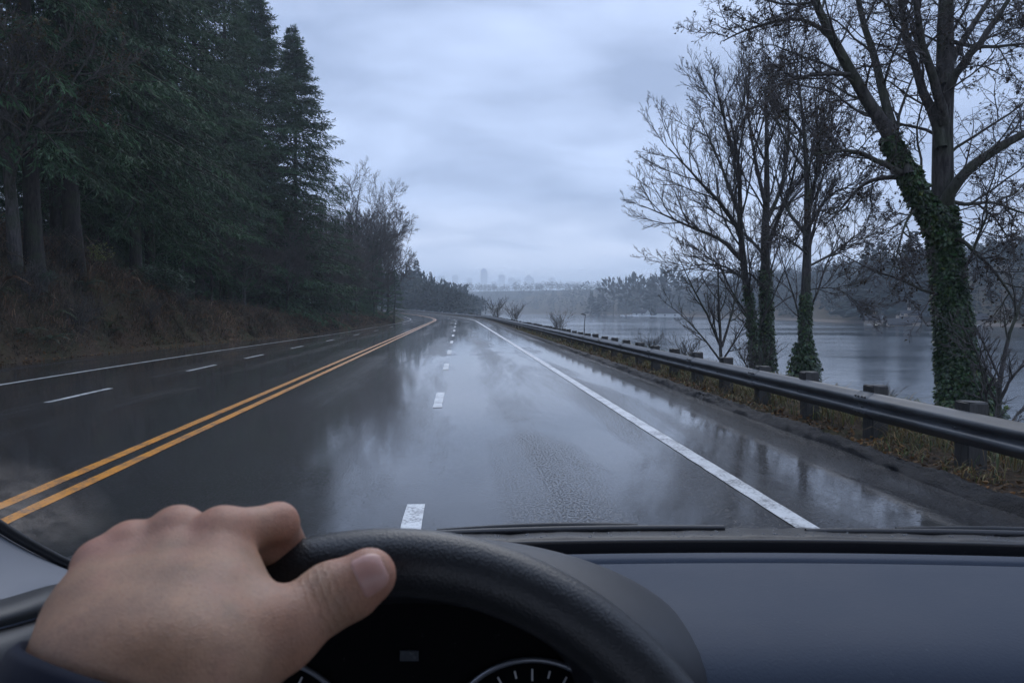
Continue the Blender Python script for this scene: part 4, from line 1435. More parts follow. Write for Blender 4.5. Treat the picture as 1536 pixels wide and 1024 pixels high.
def house(px, py, Y, w, d, h, wallm, lit, label):
    p = at(px, py, Y)
    zb = Zt(p[0], p[1])
    t = thing("house", label, "house", (p[0], p[1], zb), rng.uniform(-.4, .4) + 1.2)
    obj("wall", MB().box(-w / 2, w / 2, -d / 2, d / 2, -3, h).add([(-w / 2, -d / 2, h), (w / 2, -d / 2, h), (0, -d / 2, h + w * .3), (-w / 2, d / 2, h), (w / 2, d / 2, h), (0, d / 2, h + w * .3)], t=[(0, 1, 2), (4, 3, 5)]), M[wallm], t, smooth=False)
    e = 0.4
    rr = MB().add([(-w / 2 - e, -d / 2 - e, h - e * .6), (0, -d / 2 - e, h + w * .3), (0, d / 2 + e, h + w * .3), (-w / 2 - e, d / 2 + e, h - e * .6),
                   (w / 2 + e, -d / 2 - e, h - e * .6), (w / 2 + e, d / 2 + e, h - e * .6),
                   (-w / 2 - e, -d / 2 - e, h - e * .6 + .2), (0, -d / 2 - e, h + w * .3 + .22), (0, d / 2 + e, h + w * .3 + .22), (-w / 2 - e, d / 2 + e, h - e * .6 + .2),
                   (w / 2 + e, -d / 2 - e, h - e * .6 + .2), (w / 2 + e, d / 2 + e, h - e * .6 + .2)],
                  [(0, 1, 2, 3), (1, 4, 5, 2), (6, 9, 8, 7), (7, 8, 11, 10), (0, 3, 9, 6), (4, 10, 11, 5), (0, 6, 7, 1), (1, 7, 10, 4), (3, 2, 8, 9), (2, 5, 11, 8)])
    ro = obj("roof", rr, M["roof"], t, smooth=False)
    obj("chimney", MB().box(w * .15, w * .15 + .7, -.35, .35, h, h + w * .3 + 1.0), M["wall_tan"], ro, smooth=False)
    for k, (a_, z0) in enumerate(((-.3, .9), (.12, .9), (-.3, 3.3), (.12, 3.3))):
        if z0 + 1.2 > h: continue
        fr = obj("window", MB().box(-w * .5 - .06, -w * .5 + .02, a_ * d - .1, a_ * d + .9, z0 - .1, z0 + .9), M["wall_white"], t, smooth=False)
        obj("pane", MB().box(-w * .5 - .09, -w * .5 - .061, a_ * d, a_ * d + .8, z0, z0 + .8), M["lit"] if lit and k in (0, 3) else M["pane"], fr, smooth=False)
    return t


house(1312, 408, 205, 3.6, 4.5, 3.2, "wall_tan", 1, "small gabled house high on the far slope beside the slim tree")
house(1366, 411, 205, 3.6, 4.5, 3.4, "wall_tan", 1, "tan house high on the far slope close to the huge ivy trunk")
house(1348, 455, 188, 4.2, 5.0, 3.0, "wall_tan", 1, "tan house with lit windows low on the far slope")
house(1362, 442, 192, 3.6, 4.4, 3.0, "wall_tan", 1, "small house with one bright window midway up the far slope")
house(1462, 400, 178, 4, 5, 3.2, "wall_tan", 0, "tan house on the far slope seen past the huge ivy trunk")
house(1003, 463, 440, 9, 14, 5, "wall_white", 0, "long white boathouse by the moored boats on the far shore")
house(962, 466, 470, 7, 9, 4.5, "wall_white", 0, "small white cabin on the far shore behind the moored boats")

# moored boats
M["hull"] = simple("white boat hull", (0.72, 0.72, 0.72), 0.4, 0.1, 3)
M["cabin"] = simple("boat cabin", (0.45, 0.47, 0.5), 0.4, 0.2, 3)


def boat_mesh(L, B_):
    mb = MB()
    s = np.linspace(0, 1, 9)
    rows = []
    for t in s:
        w = B_ / 2 * (1 - max(0, t - .45) ** 2 * 3.2)
        w = max(w, 0.03)
        sh = 0.25 * t ** 2
        rows.append([(-w, t * L, .65 + sh), (-w * .85, t * L, .1), (0, t * L, -.2 + .25 * t ** 3), (w * .85, t * L, .1), (w, t * L, .65 + sh), (0, t * L, .62 + sh)])
    P = np.array(rows)
    mb.grid(P, wrap=True)
    mb.add(P[0], [(0, 1, 2, 3)], [(0, 3, 4), (0, 4, 5)])
    return mb


boats = [(936, 474, 470, 4.5, 20, "white motorboat moored off the far shore, nearest the point"), (950, 473, 475, 4, 80, "low white boat next to the motorboat off the far shore"),
         (958, 476, 440, 3.6, 60, "small white dinghy lying out in front of the moored boats"), (966, 473, 470, 6, 95, "longest white moored boat, in front of the small white cabin"),
         (979, 474, 455, 5, 70, "white boat moored by the long white boathouse"), (988, 475, 450, 4, 100, "last white boat beside the shore below the boathouse")]
for px, py, Y, L, a, lab in boats:
    p = at(px, py, Y)
    t = thing("boat", lab, "boat", (p[0], p[1], -2.45), rad(a), "boats moored off the far shore")
    obj("hull", boat_mesh(L, L * .36), M["hull"], t)
    cb_ = MB().box(-L * .1, L * .1, L * .25, L * .5, .6, 1.25)
    obj("cabin", cb_, M["cabin"], t, smooth=False)

# city skyline in the mist
M["tower"] = simple("city tower facade", (0.22, 0.22, 0.24), 0.5, 0.2, 0.05)
YCITY = 2900
towers = [(656, 668, 413, 2, "broad pale block at the edge of the hazy skyline, above the headland"), (678, 687, 412, 1, "slab tower between the headland and the tallest tower"),
          (700, 708, 417, 1, "low flat-topped block just before the tallest tower"), (721, 731, 404, 3, "tallest slab tower of the hazy city skyline"),
          (748, 757, 412, 4, "round-shouldered tower next after the tallest tower"), (763, 772, 416, 1, "stubby tower starting the joined blocks mid skyline"),
          (772, 781, 419, 1, "lower half of the joined blocks mid skyline"), (787, 801, 413, 5, "wide stepped tower with raised centre in the hazy skyline"),
          (824, 832, 416, 4, "lone slim tower past the wide stepped tower"), (851, 859, 421, 1, "small lone tower near the end of the skyline"),
          (880, 889, 424, 2, "faintest low block ending the skyline near the far-shore point"), (736, 746, 422, 1, "low block between the tallest and the round-shouldered towers"),
          (803, 815, 424, 1, "low block leaning against the wide stepped tower")]
for x0, x1, yt, sty, lab in towers:
    a_, b2 = at(x0, yt, YCITY), at(x1, yt, YCITY)
    cx_, w = (a_[0] + b2[0]) / 2, (b2[0] - a_[0])
    zb = Zt(cx_, YCITY) - 4
    top = a_[2] - zb
    t = thing("city_tower", lab, "building", (cx_, YCITY, zb), 0)
    mb = MB().box(-w / 2, w / 2, 0, w * .8, 0, top * .97)
    if sty == 5:
        mb = MB().box(-w / 2, w / 2, 0, w * .8, 0, top * .9)
        mb.box(-w * .25, w * .25, w * .1, w * .6, top * .9, top)
        mb.box(-w * .05, w * .05, w * .3, w * .4, top, top * 1.05)
    elif sty == 3:
        mb.box(-w * .32, w * .32, w * .1, w * .6, top * .97, top * 1.03)
    elif sty == 4:
        mb.box(-w * .36, w * .36, w * .1, w * .7, top * .97, top)
    else:
        mb.box(-w * .2, w * .3, w * .1, w * .6, top * .97, top)
    mb.box(-w * .7, w * .7, -w * .1, w, 0, top * .3)
    obj("tower_block", mb, M["tower"], t, smooth=False)

# ------------------------------------------------------------------ car interior (local frame: x right, y ahead, z up; eye at 0,0,1.7)
def pl(px, py, d):
    q, v_ = (px - 768) / FPX, (512 - py) / FPX
    return np.array([0, 0, 1.7]) + d * np.array([q, math.cos(PITCH) + v_ * math.sin(PITCH), -math.sin(PITCH) + v_ * math.cos(PITCH)])


def plastic(name, col, rough, bump_s=0.25, grain=900, var=0.12, spec=0.45):
    m, nt, b, out = new_mat(name)
    v = coords(nt)
    n = noise(nt, v, 5, 5, 0.6); g_ = noise(nt, v, grain, 2, 0.5)
    c = mixc(nt, n, tuple(x * (1 - var) for x in col), tuple(x * (1 + var) for x in col))
    dust = ramp(nt, noise(nt, v, 160, 3, 0.7), [(0.66, 0.0), (0.74, 0.10)])
    setv(nt, b.inputs["Base Color"], mixc(nt, dust, c, (0.2, 0.2, 0.2, 1)))
    setv(nt, b.inputs["Roughness"], node(nt, "ShaderNodeMapRange", {0: n, 1: .3, 2: .7, 3: rough - .06, 4: rough + .06}).outputs[0])
    b.inputs["Specular IOR Level"].default_value = spec
    setv(nt, b.inputs["Normal"], bump(nt, g_, bump_s, 0.0006))
    return m


M["dash"] = plastic("dash pad vinyl", (0.027, 0.036, 0.053), 0.66, 0.6, 330, 0.12, 0.25)
M["dash_dark"] = plastic("dark dash plastic", (0.016, 0.017, 0.019), 0.5)
M["hood"] = plastic("binnacle plastic", (0.020, 0.021, 0.024), 0.5)
M["black"] = plastic("deep black plastic", (0.004, 0.004, 0.005), 0.8, spec=0.1)
M["cowl"] = plastic("wet cowl plastic", (0.012, 0.013, 0.015), 0.45, 0.8, 220, spec=0.3)
M["rubber"] = plastic("wiper rubber", (0.012, 0.012, 0.013), 0.4)
M["trim_grey"] = plastic("grey pillar trim", (0.12, 0.128, 0.145), 0.6)
M["headliner"] = plastic("headliner cloth", (0.22, 0.22, 0.22), 0.9)
M["leather"] = plastic("wheel leather", (0.016, 0.017, 0.019), 0.42, 0.7, 700, 0.25)
M["chrome_dim"] = simple("gauge ring", (0.25, 0.26, 0.28), 0.35, 0.2, 20, metallic=0.8)
M["tick"] = simple("gauge ticks", (0.55, 0.55, 0.55), 0.5, 0.1, 20)
M["display"] = simple("unlit display", (0.05, 0.055, 0.06), 0.25, 0.3, 60)
M["paintwork"] = simple("dark car paint", (0.02, 0.022, 0.028), 0.25, 0.2, 3, coat=1.0)

car = thing("car", "dark car cabin around the driver: black leather wheel, grey dashboard and wet windscreen base", "car", (0, 0, 0), -YAW)
fy = lambda X: 1.0 - 0.10 * (X - 0.3) ** 2


def sweep(profile, xs, yoff=0.0, zf=None):
    P = np.zeros((len(profile), len(xs), 3))
    for i, (dy, z) in enumerate(profile):
        P[i, :, 0] = xs
        P[i, :, 1] = fy(xs) + dy + yoff
        P[i, :, 2] = z + (0 if zf is None else zf(xs))
    return P


xs = np.linspace(-0.56, 1.27, 90)
crown = lambda X: -0.006 * ((X - 0.36) / 0.9) ** 2
dp = [(0.002, 1.352), (0.0, 1.362), (-0.004, 1.3685), (-0.010, 1.3715), (-0.018, 1.3725), (-0.028, 1.372), (-0.033, 1.3705), (-0.036, 1.366), (-0.0385, 1.3625), (-0.042, 1.3625), (-0.0445, 1.366), (-0.048, 1.3705), (-0.055, 1.372), (-0.09, 1.3735), (-0.14, 1.374), (-0.19, 1.373), (-0.23, 1.370), (-0.262, 1.364), (-0.285, 1.355), (-0.30, 1.343), (-0.31, 1.327), (-0.316, 1.30), (-0.32, 1.25), (-0.30, 1.15), (-0.26, 1.0)]
dash = obj("dashboard", MB().grid(sweep(dp, xs, 0, crown)), M["dash"], car)
obj("defroster_slot", MB().grid(sweep([(0.003, 1.350), (0.006, 1.325), (0.02, 1.310), (0.045, 1.315), (0.058, 1.350), (0.062, 1.362), (0.066, 1.3645), (0.069, 1.362)], xs, 0, crown)), M["black"], dash)
# cowl and wipers outside the glass
xw = np.linspace(-0.62, 1.34, 160)
cz = lambda X: crown(X) + 0.003 * vnoise(X * 22, X * 0, 61) + 0.0015 * vnoise(X * 70, X * 0, 62)
cowl = obj("cowl", MB().grid(sweep([(0.069, 1.358), (0.078, 1.3655), (0.095, 1.3640), (0.115, 1.362), (0.135, 1.3595), (0.16, 1.3545), (0.19, 1.343), (0.24, 1.32), (0.27, 1.28)], xw, 0, cz)), M["cowl"], car)
obj("lower_seal", MB().grid(sweep([(0.0695, 1.356), (0.069, 1.3625), (0.0725, 1.3655), (0.077, 1.3635), (0.078, 1.357)], xs, 0, crown)), M["rubber"], car)
for x0, x1, yb in ((-0.25, 0.33, 0.125), (0.45, 1.08, 0.122)):
    n = 14
    X = np.linspace(x0, x1, n)
    t = np.linspace(0, 1, n)
    P = np.stack([X, fy(X) + yb + 0.012 * t, 1.3612 + 0.0012 * np.sin(t * 3.1) + crown(X)], 1)
    wb = obj("wiper", MB().tubes(P, 0.0052 + 0.001 * np.sin(t * 3.14), 6), M["rubber"], car)
    P2 = np.stack([X[3:11], fy(X[3:11]) + yb + 0.020, 1.361 + 0.004 * np.sin(np.linspace(0, 3.1, 8)) + crown(X[3:11])], 1)
    obj("wiper_arm", MB().tubes(P2, np.linspace(0.004, 0.0065, 8), 6), M["cowl"], wb)
rd = np.random.default_rng(8)
dm = MB()
nd = 420
X = rd.uniform(-0.1, 1.25, nd); dyo = 0.083 + 0.075 * rd.random(nd) ** 1.2
rr_ = 0.0008 + 0.0019 * rd.random(nd) ** 2.5
th = np.linspace(0, 6.283, 7, endpoint=False)
for i in range(nd):
    c0 = np.array([X[i], fy(X[i]) + dyo[i], float(np.interp(dyo[i], [0.078, 0.115, 0.16], [1.3656, 1.3621, 1.3546])) + float(cz(np.array([X[i]]))[0])])
    r1 = rr_[i]
    ring1 = [c0 + np.array([r1 * math.cos(t), r1 * math.sin(t), 0]) for t in th]
    ring2 = [c0 + np.array([.7 * r1 * math.cos(t), .7 * r1 * math.sin(t), r1 * .5]) for t in th]
    dm.add(ring1 + ring2 + [c0 + np.array([0, 0, r1 * .72])], [(k, (k + 1) % 7, 7 + (k + 1) % 7, 7 + k) for k in range(7)], [(14, 7 + k, 7 + (k + 1) % 7) for k in range(7)])
m, nt, b, out = new_mat("water drops")
b.inputs["Base Color"].default_value = (0.05, 0.055, 0.06, 1); b.inputs["Roughness"].default_value = 0.03
tag(obj("raindrops", dm, m, cowl), kind="stuff")
# bonnet below the line of sight
xb = np.linspace(-0.62, 1.34, 24)
P = np.stack([np.stack([xb, np.full(24, y), z - 0.09 * ((xb - .36) / .98) ** 4], 1) for y, z in ((1.22, 1.235), (1.5, 1.17), (1.8, 1.09), (2.05, 1.0), (2.2, .88), (2.25, .6), (2.25, .35))])
obj("bonnet", MB().grid(P), M["paintwork"], car)

# windscreen glass
gm = bpy.data.materials.new("windscreen glass")
gm.use_nodes = True
nt = gm.node_tree
for n_ in list(nt.nodes): nt.nodes.remove(n_)
out = nt.nodes.new("ShaderNodeOutputMaterial")
tr_ = node(nt, "ShaderNodeBsdfTransparent", {"Color": (0.965, 0.975, 0.98, 1)})
gl_ = node(nt, "ShaderNodeBsdfGlossy", {"Color": (0.9, 0.9, 0.9, 1), "Roughness": 0.02})
mx1 = node(nt, "ShaderNodeMixShader", {0: 0.03, 1: tr_.outputs[0], 2: gl_.outputs[0]})
ob = coords(nt, (1, 1, 1))
# road film dried in the corner the wiper does not reach
corner = node(nt, "ShaderNodeVectorMath", {0: ob, 1: tuple(pl(-10, 790, 0.86))}, operation='DISTANCE').outputs["Value"]
film = math_(nt, 'MULTIPLY', ramp(nt, corner, [(0.02, 1.0), (0.13, 0.0)]), ramp(nt, noise(nt, ob, 38, 5, 0.65), [(0.3, 0.15), (0.7, 1.0)]))
df = node(nt, "ShaderNodeBsdfTranslucent", {"Color": (0.42, 0.37, 0.32, 1)})
mx2 = node(nt, "ShaderNodeMixShader", {0: math_(nt, 'MULTIPLY', film, 0.34), 1: mx1.outputs[0], 2: df.outputs[0]})
nt.links.new(mx2.outputs[0], out.inputs[0])
xg = np.linspace(0, 1, 30); sg = np.linspace(0, 1, 16)
P = np.zeros((16, 30, 3))
for i, s_ in enumerate(sg):
    x0, x1 = -0.70 + 0.03 * s_, 1.305 - 0.03 * s_
    X = x0 + (x1 - x0) * xg
    P[i, :, 0] = X
    P[i, :, 1] = (fy(X) + 0.066) * (1 - s_) + (0.24 - 0.05 * (X - .36) ** 2) * s_
    P[i, :, 2] = (1.3605 + crown(X)) * (1 - s_) + (2.02 - 0.03 * (X - .36) ** 2) * s_ + 0.035 * math.sin(math.pi * s_)
ws = obj("windscreen", MB().grid(P), gm, car)

# pillar, dash end and door on the driver's side
def loft(rows, name, m, parent=car, thick=0.01, sub=2, flip=False):
    n = max(len(r_) for r_ in rows)
    G = np.stack([resample(np.array([pl(*q) for q in r_]), 14) for r_ in rows])
    o = obj(name, MB().grid(G), m, parent)
    md = o.modifiers.new("round", 'SUBSURF'); md.levels = sub; md.render_levels = sub
    return o


seal = [(-260, 560, 0.55), (-120, 705, 0.70), (0, 790, 0.80), (55, 822, 0.86), (110, 850, 0.93), (170, 872, 0.98)]
sm = np.array([pl(*q) for q in seal])
obj("windscreen_seal", MB().tubes(resample(sm, 24), np.full(24, 0.0062), 8), M["rubber"], ws)
off_ = lambda rows, dx, dy, dd: [(x + dx, y + dy, d + dd) for x, y, d in rows]
loft([off_(seal, -14, 4, 0.02), off_(seal, -4, 6, -0.004), [(-300, 640, .52), (-140, 760, .66), (-20, 832, .755), (40, 855, .80), (100, 862, .86), (165, 880, .93)],
      [(-330, 730, .5), (-160, 830, .62), (-20, 880, .70), (40, 878, .74), (96, 866, .80), (160, 884, .87)],
      [(-350, 850, .5), (-170, 925, .60), (-20, 912, .665), (40, 890, .70), (94, 869, .76), (158, 886, .83)]], "pillar_trim", M["trim_grey"])
loft([[(-350, 848, .50), (-170, 922, .60), (-20, 910, .665), (40, 888, .70), (94, 867, .76), (170, 885, .84)],
      [(-350, 860, .47), (-170, 925, .56), (-20, 914, .62), (40, 893, .655), (94, 872, .715), (170, 890, .80)],
      [(-350, 900, .45), (-170, 950, .54), (-20, 936, .60), (40, 917, .635), (94, 900, .69), (170, 905, .77)],
      [(-350, 915, .45), (-170, 965, .54), (-20, 950, .605), (40, 930, .64), (94, 912, .70), (170, 915, .78)]], "door_top", M["dash_dark"])
loft([[(-350, 918, .465), (-170, 968, .555), (-20, 953, .62), (40, 933, .655), (94, 915, .715), (170, 918, .79)],
      [(-350, 925, .43), (-170, 972, .52), (-20, 958, .585), (40, 938, .62), (94, 920, .68), (170, 924, .76)],
      [(-350, 1010, .42), (-170, 1030, .50), (-20, 1010, .56), (40, 1000, .60), (94, 990, .66), (170, 985, .74)],
      [(-350, 1300, .42), (-170, 1300, .5), (-20, 1300, .56), (40, 1290, .60), (94, 1280, .66), (170, 1280, .74)]], "door_panel", M["hood"])
# roof and far pillar
X = np.linspace(-0.6, 1.32, 20); Yr = np.array([0.27, 0.1, -0.2, -0.6, -1.0, -1.5])
P = np.stack([np.stack([X, np.full(20, y), 2.03 + 0.035 * (1 - ((X - .36) / .96) ** 2) - 0.06 * abs((X - .36) / .96) ** 6 + (0.02 if y < .2 else 0)], 1) for y in Yr])
ro = obj("roof", MB().grid(P), M["headliner"], car)
md = ro.modifiers.new("thick", 'SOLIDIFY'); md.thickness = 0.03; md.offset = 1
fp_ = np.array([(1.30, 0.93, 1.36), (1.30, 0.7, 1.56), (1.29, 0.45, 1.83), (1.27, 0.27, 2.02)])
obj("far_pillar", MB().tubes(resample(fp_, 10), np.full(10, 0.035), 8), M["trim_grey"], car)

# instrument binnacle
X0 = -0.091
th = np.linspace(math.pi * 1.06, -math.pi * 0.06, 49)


def arc(d, zc, rx, rz_, e=1.0, x0=X0):
    c_, s_ = np.cos(th), np.sin(th)
    return np.stack([x0 + rx * np.sign(c_) * np.abs(c_) ** e, np.full(len(th), d), zc + rz_ * np.sign(s_) * np.abs(s_) ** e], 1)


rows = [arc(0.665, 1.345, 0.150, 0.088), arc(0.612, 1.373, 0.157, 0.0895), arc(0.600, 1.377, 0.1595, 0.0925), arc(0.5985, 1.378, 0.163, 0.096), arc(0.603, 1.378, 0.167, 0.0995),
        arc(0.63, 1.352, 0.215, 0.120), arc(0.67, 1.325, 0.270, 0.138), arc(0.72, 1.308, 0.298, 0.151), arc(0.79, 1.298, 0.306, 0.160), arc(0.84, 1.285, 0.312, 0.155), arc(0.90, 1.27, 0.325, 0.130), arc(0.96, 1.26, 0.33, 0.09)]
hood = obj("binnacle_hood", MB().grid(np.stack(rows)), M["hood"], car)
md = hood.modifiers.new("round", "SUBSURF"); md.levels = 2; md.render_levels = 2
# cluster face, rings, ticks
fc = MB()
yy_ = 0.664
a_ = arc(yy_, 1.345, 0.152, 0.09)
fc.add(np.concatenate([a_, [[X0, yy_, 1.30]], [[X0 - .15, yy_, 1.2], [X0 + .15, yy_, 1.2]]]), t=[(49, i, i + 1) for i in range(48)] + [(49, 50, 0), (49, 48, 51), (49, 51, 50)])
clu = obj("instrument_cluster", fc, M["black"], car)
for gxc in (0.0185, -0.223):
    cz_ = 1.304
    t = np.linspace(0, 2 * math.pi, 65)
    ring = np.stack([gxc + 0.0795 * np.cos(t), np.full(65, yy_ - 0.006), cz_ + 0.0795 * np.sin(t)], 1)
    obj("gauge_ring", MB().tubes(ring, np.full(65, 0.0028), 8), M["chrome_dim"], clu)
    tk = MB()
    for k in range(-9, 10):
        a = math.radians(90 - k * 13.5)
        l = 0.011 if k % 2 == 0 else 0.007
        w_ = 0.0009
        d_ = np.array([math.cos(a), 0, math.sin(a)]); p_ = np.array([-math.sin(a), 0, math.cos(a)])
        c0 = np.array([gxc, yy_ - 0.0025, cz_])
        q_ = [c0 + d_ * 0.069 - p_ * w_, c0 + d_ * 0.069 + p_ * w_, c0 + d_ * (0.069 - l) + p_ * w_, c0 + d_ * (0.069 - l) - p_ * w_]
        tk.add(q_ + [v_ + np.array([0, .001, 0]) for v_ in q_], [(0, 1, 2, 3), (0, 4, 5, 1), (3, 2, 6, 7)])
    obj("tick_marks", tk, M["tick"], clu, smooth=False)
q0 = pl(595, 990, 0.655); q1 = pl(624, 1006, 0.655)
obj("display", MB().box(q0[0], q1[0], yy_ - .003, yy_ - .001, q1[2], q0[2]), M["display"], clu, smooth=False)

# steering wheel
WT = pl(585, 842, 0.402)
TILT = rad(25); RW = 0.185; RT = 0.0172
uu_ = np.array([0, math.sin(TILT), math.cos(TILT)]); nn_ = np.array([0, -math.cos(TILT), math.sin(TILT)])
WCn = WT - uu_ * RW
ph = np.linspace(0, 2 * math.pi, 121)
ce = WCn + RW * (np.sin(ph)[:, None] * np.array([1.0, 0, 0]) + np.cos(ph)[:, None] * uu_)
ta = np.linspace(0, 2 * math.pi, 22, endpoint=False)
ro_ = (np.sin(ph)[:, None] * np.array([1.0, 0, 0]) + np.cos(ph)[:, None] * uu_)
G = np.zeros((121, 22, 3))
for j, t in enumerate(ta):
    rr_ = RT * (1 + 0.05 * math.cos(2 * t)) 
    G[:, j] = ce + rr_ * (math.cos(t) * ro_ + math.sin(t) * nn_)
wheel = obj("steering_wheel", MB().grid(G, wrap=True), M["leather"], car)
hubm = MB()
hr = np.linspace(0, 2 * math.pi, 32, endpoint=False)
for k, (r_, h_) in enumerate(((0.085, -0.06), (0.085, -0.02), (0.078, -0.006), (0.055, 0.002), (0.001, 0.004))):
    hubm.V.append(np.stack([WCn + r_ * (math.sin(t) * np.array([1.0, 0, 0]) + 0.85 * math.cos(t) * uu_) + nn_ * h_ for t in hr])); hubm.C.append(np.ones((32, 3)))
hubm.n = 160
hubm.Q.append(np.array([(k * 32 + i, k * 32 + (i + 1) % 32, (k + 1) * 32 + (i + 1) % 32, (k + 1) * 32 + i) for k in range(4) for i in range(32)]))
obj("hub", hubm, M["dash_dark"], wheel)
for t in (rad(97), rad(-97), rad(180)):
    d_ = math.sin(t) * np.array([1.0, 0, 0]) + math.cos(t) * uu_
    obj("spoke", MB().tubes(np.array([WCn + d_ * .07 - nn_ * .02, WCn + d_ * .12 - nn_ * .012, WCn + d_ * .18]), [0.016, 0.013, 0.012], 8), M["dash_dark"], wheel)

# ------------------------------------------------------------------ the driver's hand
def H3(px, py, d):
    return np.array([(px - 768) / FPX * d, (512 - py) / FPX * d, d])


def caps(P, a, b_, ra, rb):
    ab = b_ - a
    t = np.clip(((P - a) @ ab) / (ab @ ab), 0, 1)
    return np.linalg.norm(P - a - t[..., None] * ab, axis=-1) - (ra + t * (rb - ra))


def smin(a, b_, k):
    h = np.clip(0.5 + 0.5 * (b_ - a) / k, 0, 1)
    return b_ * (1 - h) + a * h - k * h * (1 - h)


#HANDPARAMS_BEGIN
MCP = [H3(334, 801, .362), H3(267, 801, .365), H3(199, 822, .359), H3(152, 847, .349)]
MR = [.0122, .0124, .0118, .0108]
MW = [H3(285, 990, .303), H3(240, 992, .297), H3(190, 990, .297), H3(142, 985, .304)]
PIP = [H3(417, 784, .389), H3(303, 812, .408), H3(232, 836, .401), H3(168, 860, .386)]
DIP = [H3(440, 827, .415), H3(320, 852, .424), H3(252, 884, .418), H3(197, 908, .402)]
TIP = [H3(430, 856, .424), H3(322, 886, .412), H3(262, 918, .406), H3(214, 940, .394)]
FR = [(.0117, .0098, .0088, .0078), (.0122, .0108, .0094, .008), (.0114, .010, .0088, .0075), (.0102, .009, .008, .0068)]
T0, T1, T2, T3 = H3(290, 1005, .308), H3(418, 949, .326), H3(496, 893, .343), H3(553, 863, .348)
WR = [H3(258, 1045, .300), H3(172, 1040, .302)]
EL = [np.array([-.190, -.38, .20]), np.array([-.250, -.365, .20])]
#HANDPARAMS_END


def hand_sdf(P):
    # back of the hand: four metacarpals blended into one slab
    d = None
    for i in range(4):
        mid = (MW[i] + MCP[i]) / 2 + np.array([0, 0, -.0035])
        m_ = smin(caps(P, MW[i], mid, .0160, .0138), caps(P, mid, MCP[i], .0138, MR[i]), .007)
        d = m_ if d is None else smin(d, m_, .0095)
    # flesh of the palm, heel and the ball of the thumb
    for a, b_, ra, rb, k in ((H3(322, 868, .352), H3(196, 905, .347), .013, .013, .016), (H3(300, 930, .335), H3(165, 945, .330), .017, .017, .02),
                            (T0, H3(355, 930, .333), .022, .016, .022), (MW[3], H3(140, 930, .333), .016, .014, .02)):
        d = smin(d, caps(P, a, b_, ra, rb), k)
    # wrist and forearm
    fa = smin(caps(P, WR[0], EL[0], .0275, .040), caps(P, WR[1], EL[1], .0245, .040), .03)
    d = smin(d, fa, .030)
    # thumb
    t_ = smin(caps(P, T0, T1, .0200, .0165), caps(P, T1, T2, .0163, .0143), .007)
    t_ = smin(t_, caps(P, T2, T3, .0142, .0119), .006)
    t_ = smin(t_, caps(P, (T2 + T3) / 2 + np.array([0.002, -.003, .002]), T3, .012, .0105), .006)
    d = smin(d, t_, .013)
    # web between thumb and forefinger
    d = smin(d, caps(P, H3(380, 940, .333), H3(356, 858, .356), .0085, .0090), .014)
    d = smin(d, caps(P, H3(348, 822, .374), H3(412, 826, .396), .0092, .0085), .008)
    # knuckles
    for i in range(4):
        d = smin(d, np.linalg.norm(P - (MCP[i] + np.array([0, .0015, -.0030])), axis=-1) - MR[i] * 0.86, .005)
    # extensor tendons and the hollows between them
    for i in range(4):
        a = MW[i] * .42 + MCP[i] * .58 + np.array([0, 0.0, -.0130]); b_ = MCP[i] + np.array([0, -.004, -.0112])
        d = smin(d, caps(P, a, b_, .0030, .0034), .0055)
    # veins on the back of the hand
    for pts in (((150, 960, .2865), (186, 915, .314), (228, 862, .3405)), ((186, 915, .314), (176, 868, .333)), ((274, 930, .302), (284, 895, .316), (300, 845, .3395))):
        for q0, q1 in zip(pts[:-1], pts[1:]):
            d = smin(d, caps(P, H3(*q0), H3(*q1), .0022, .0019), .0045)
    # fingers
    for i in range(4):
        f0, f1, f2, f3 = FR[i]
        f_ = smin(caps(P, MCP[i], PIP[i], f0, f1), caps(P, PIP[i], DIP[i], f1, f2), .005)
        f_ = smin(f_, caps(P, DIP[i], TIP[i], f2, f3), .004)
        d = smin(d, f_, .0065)
    return d


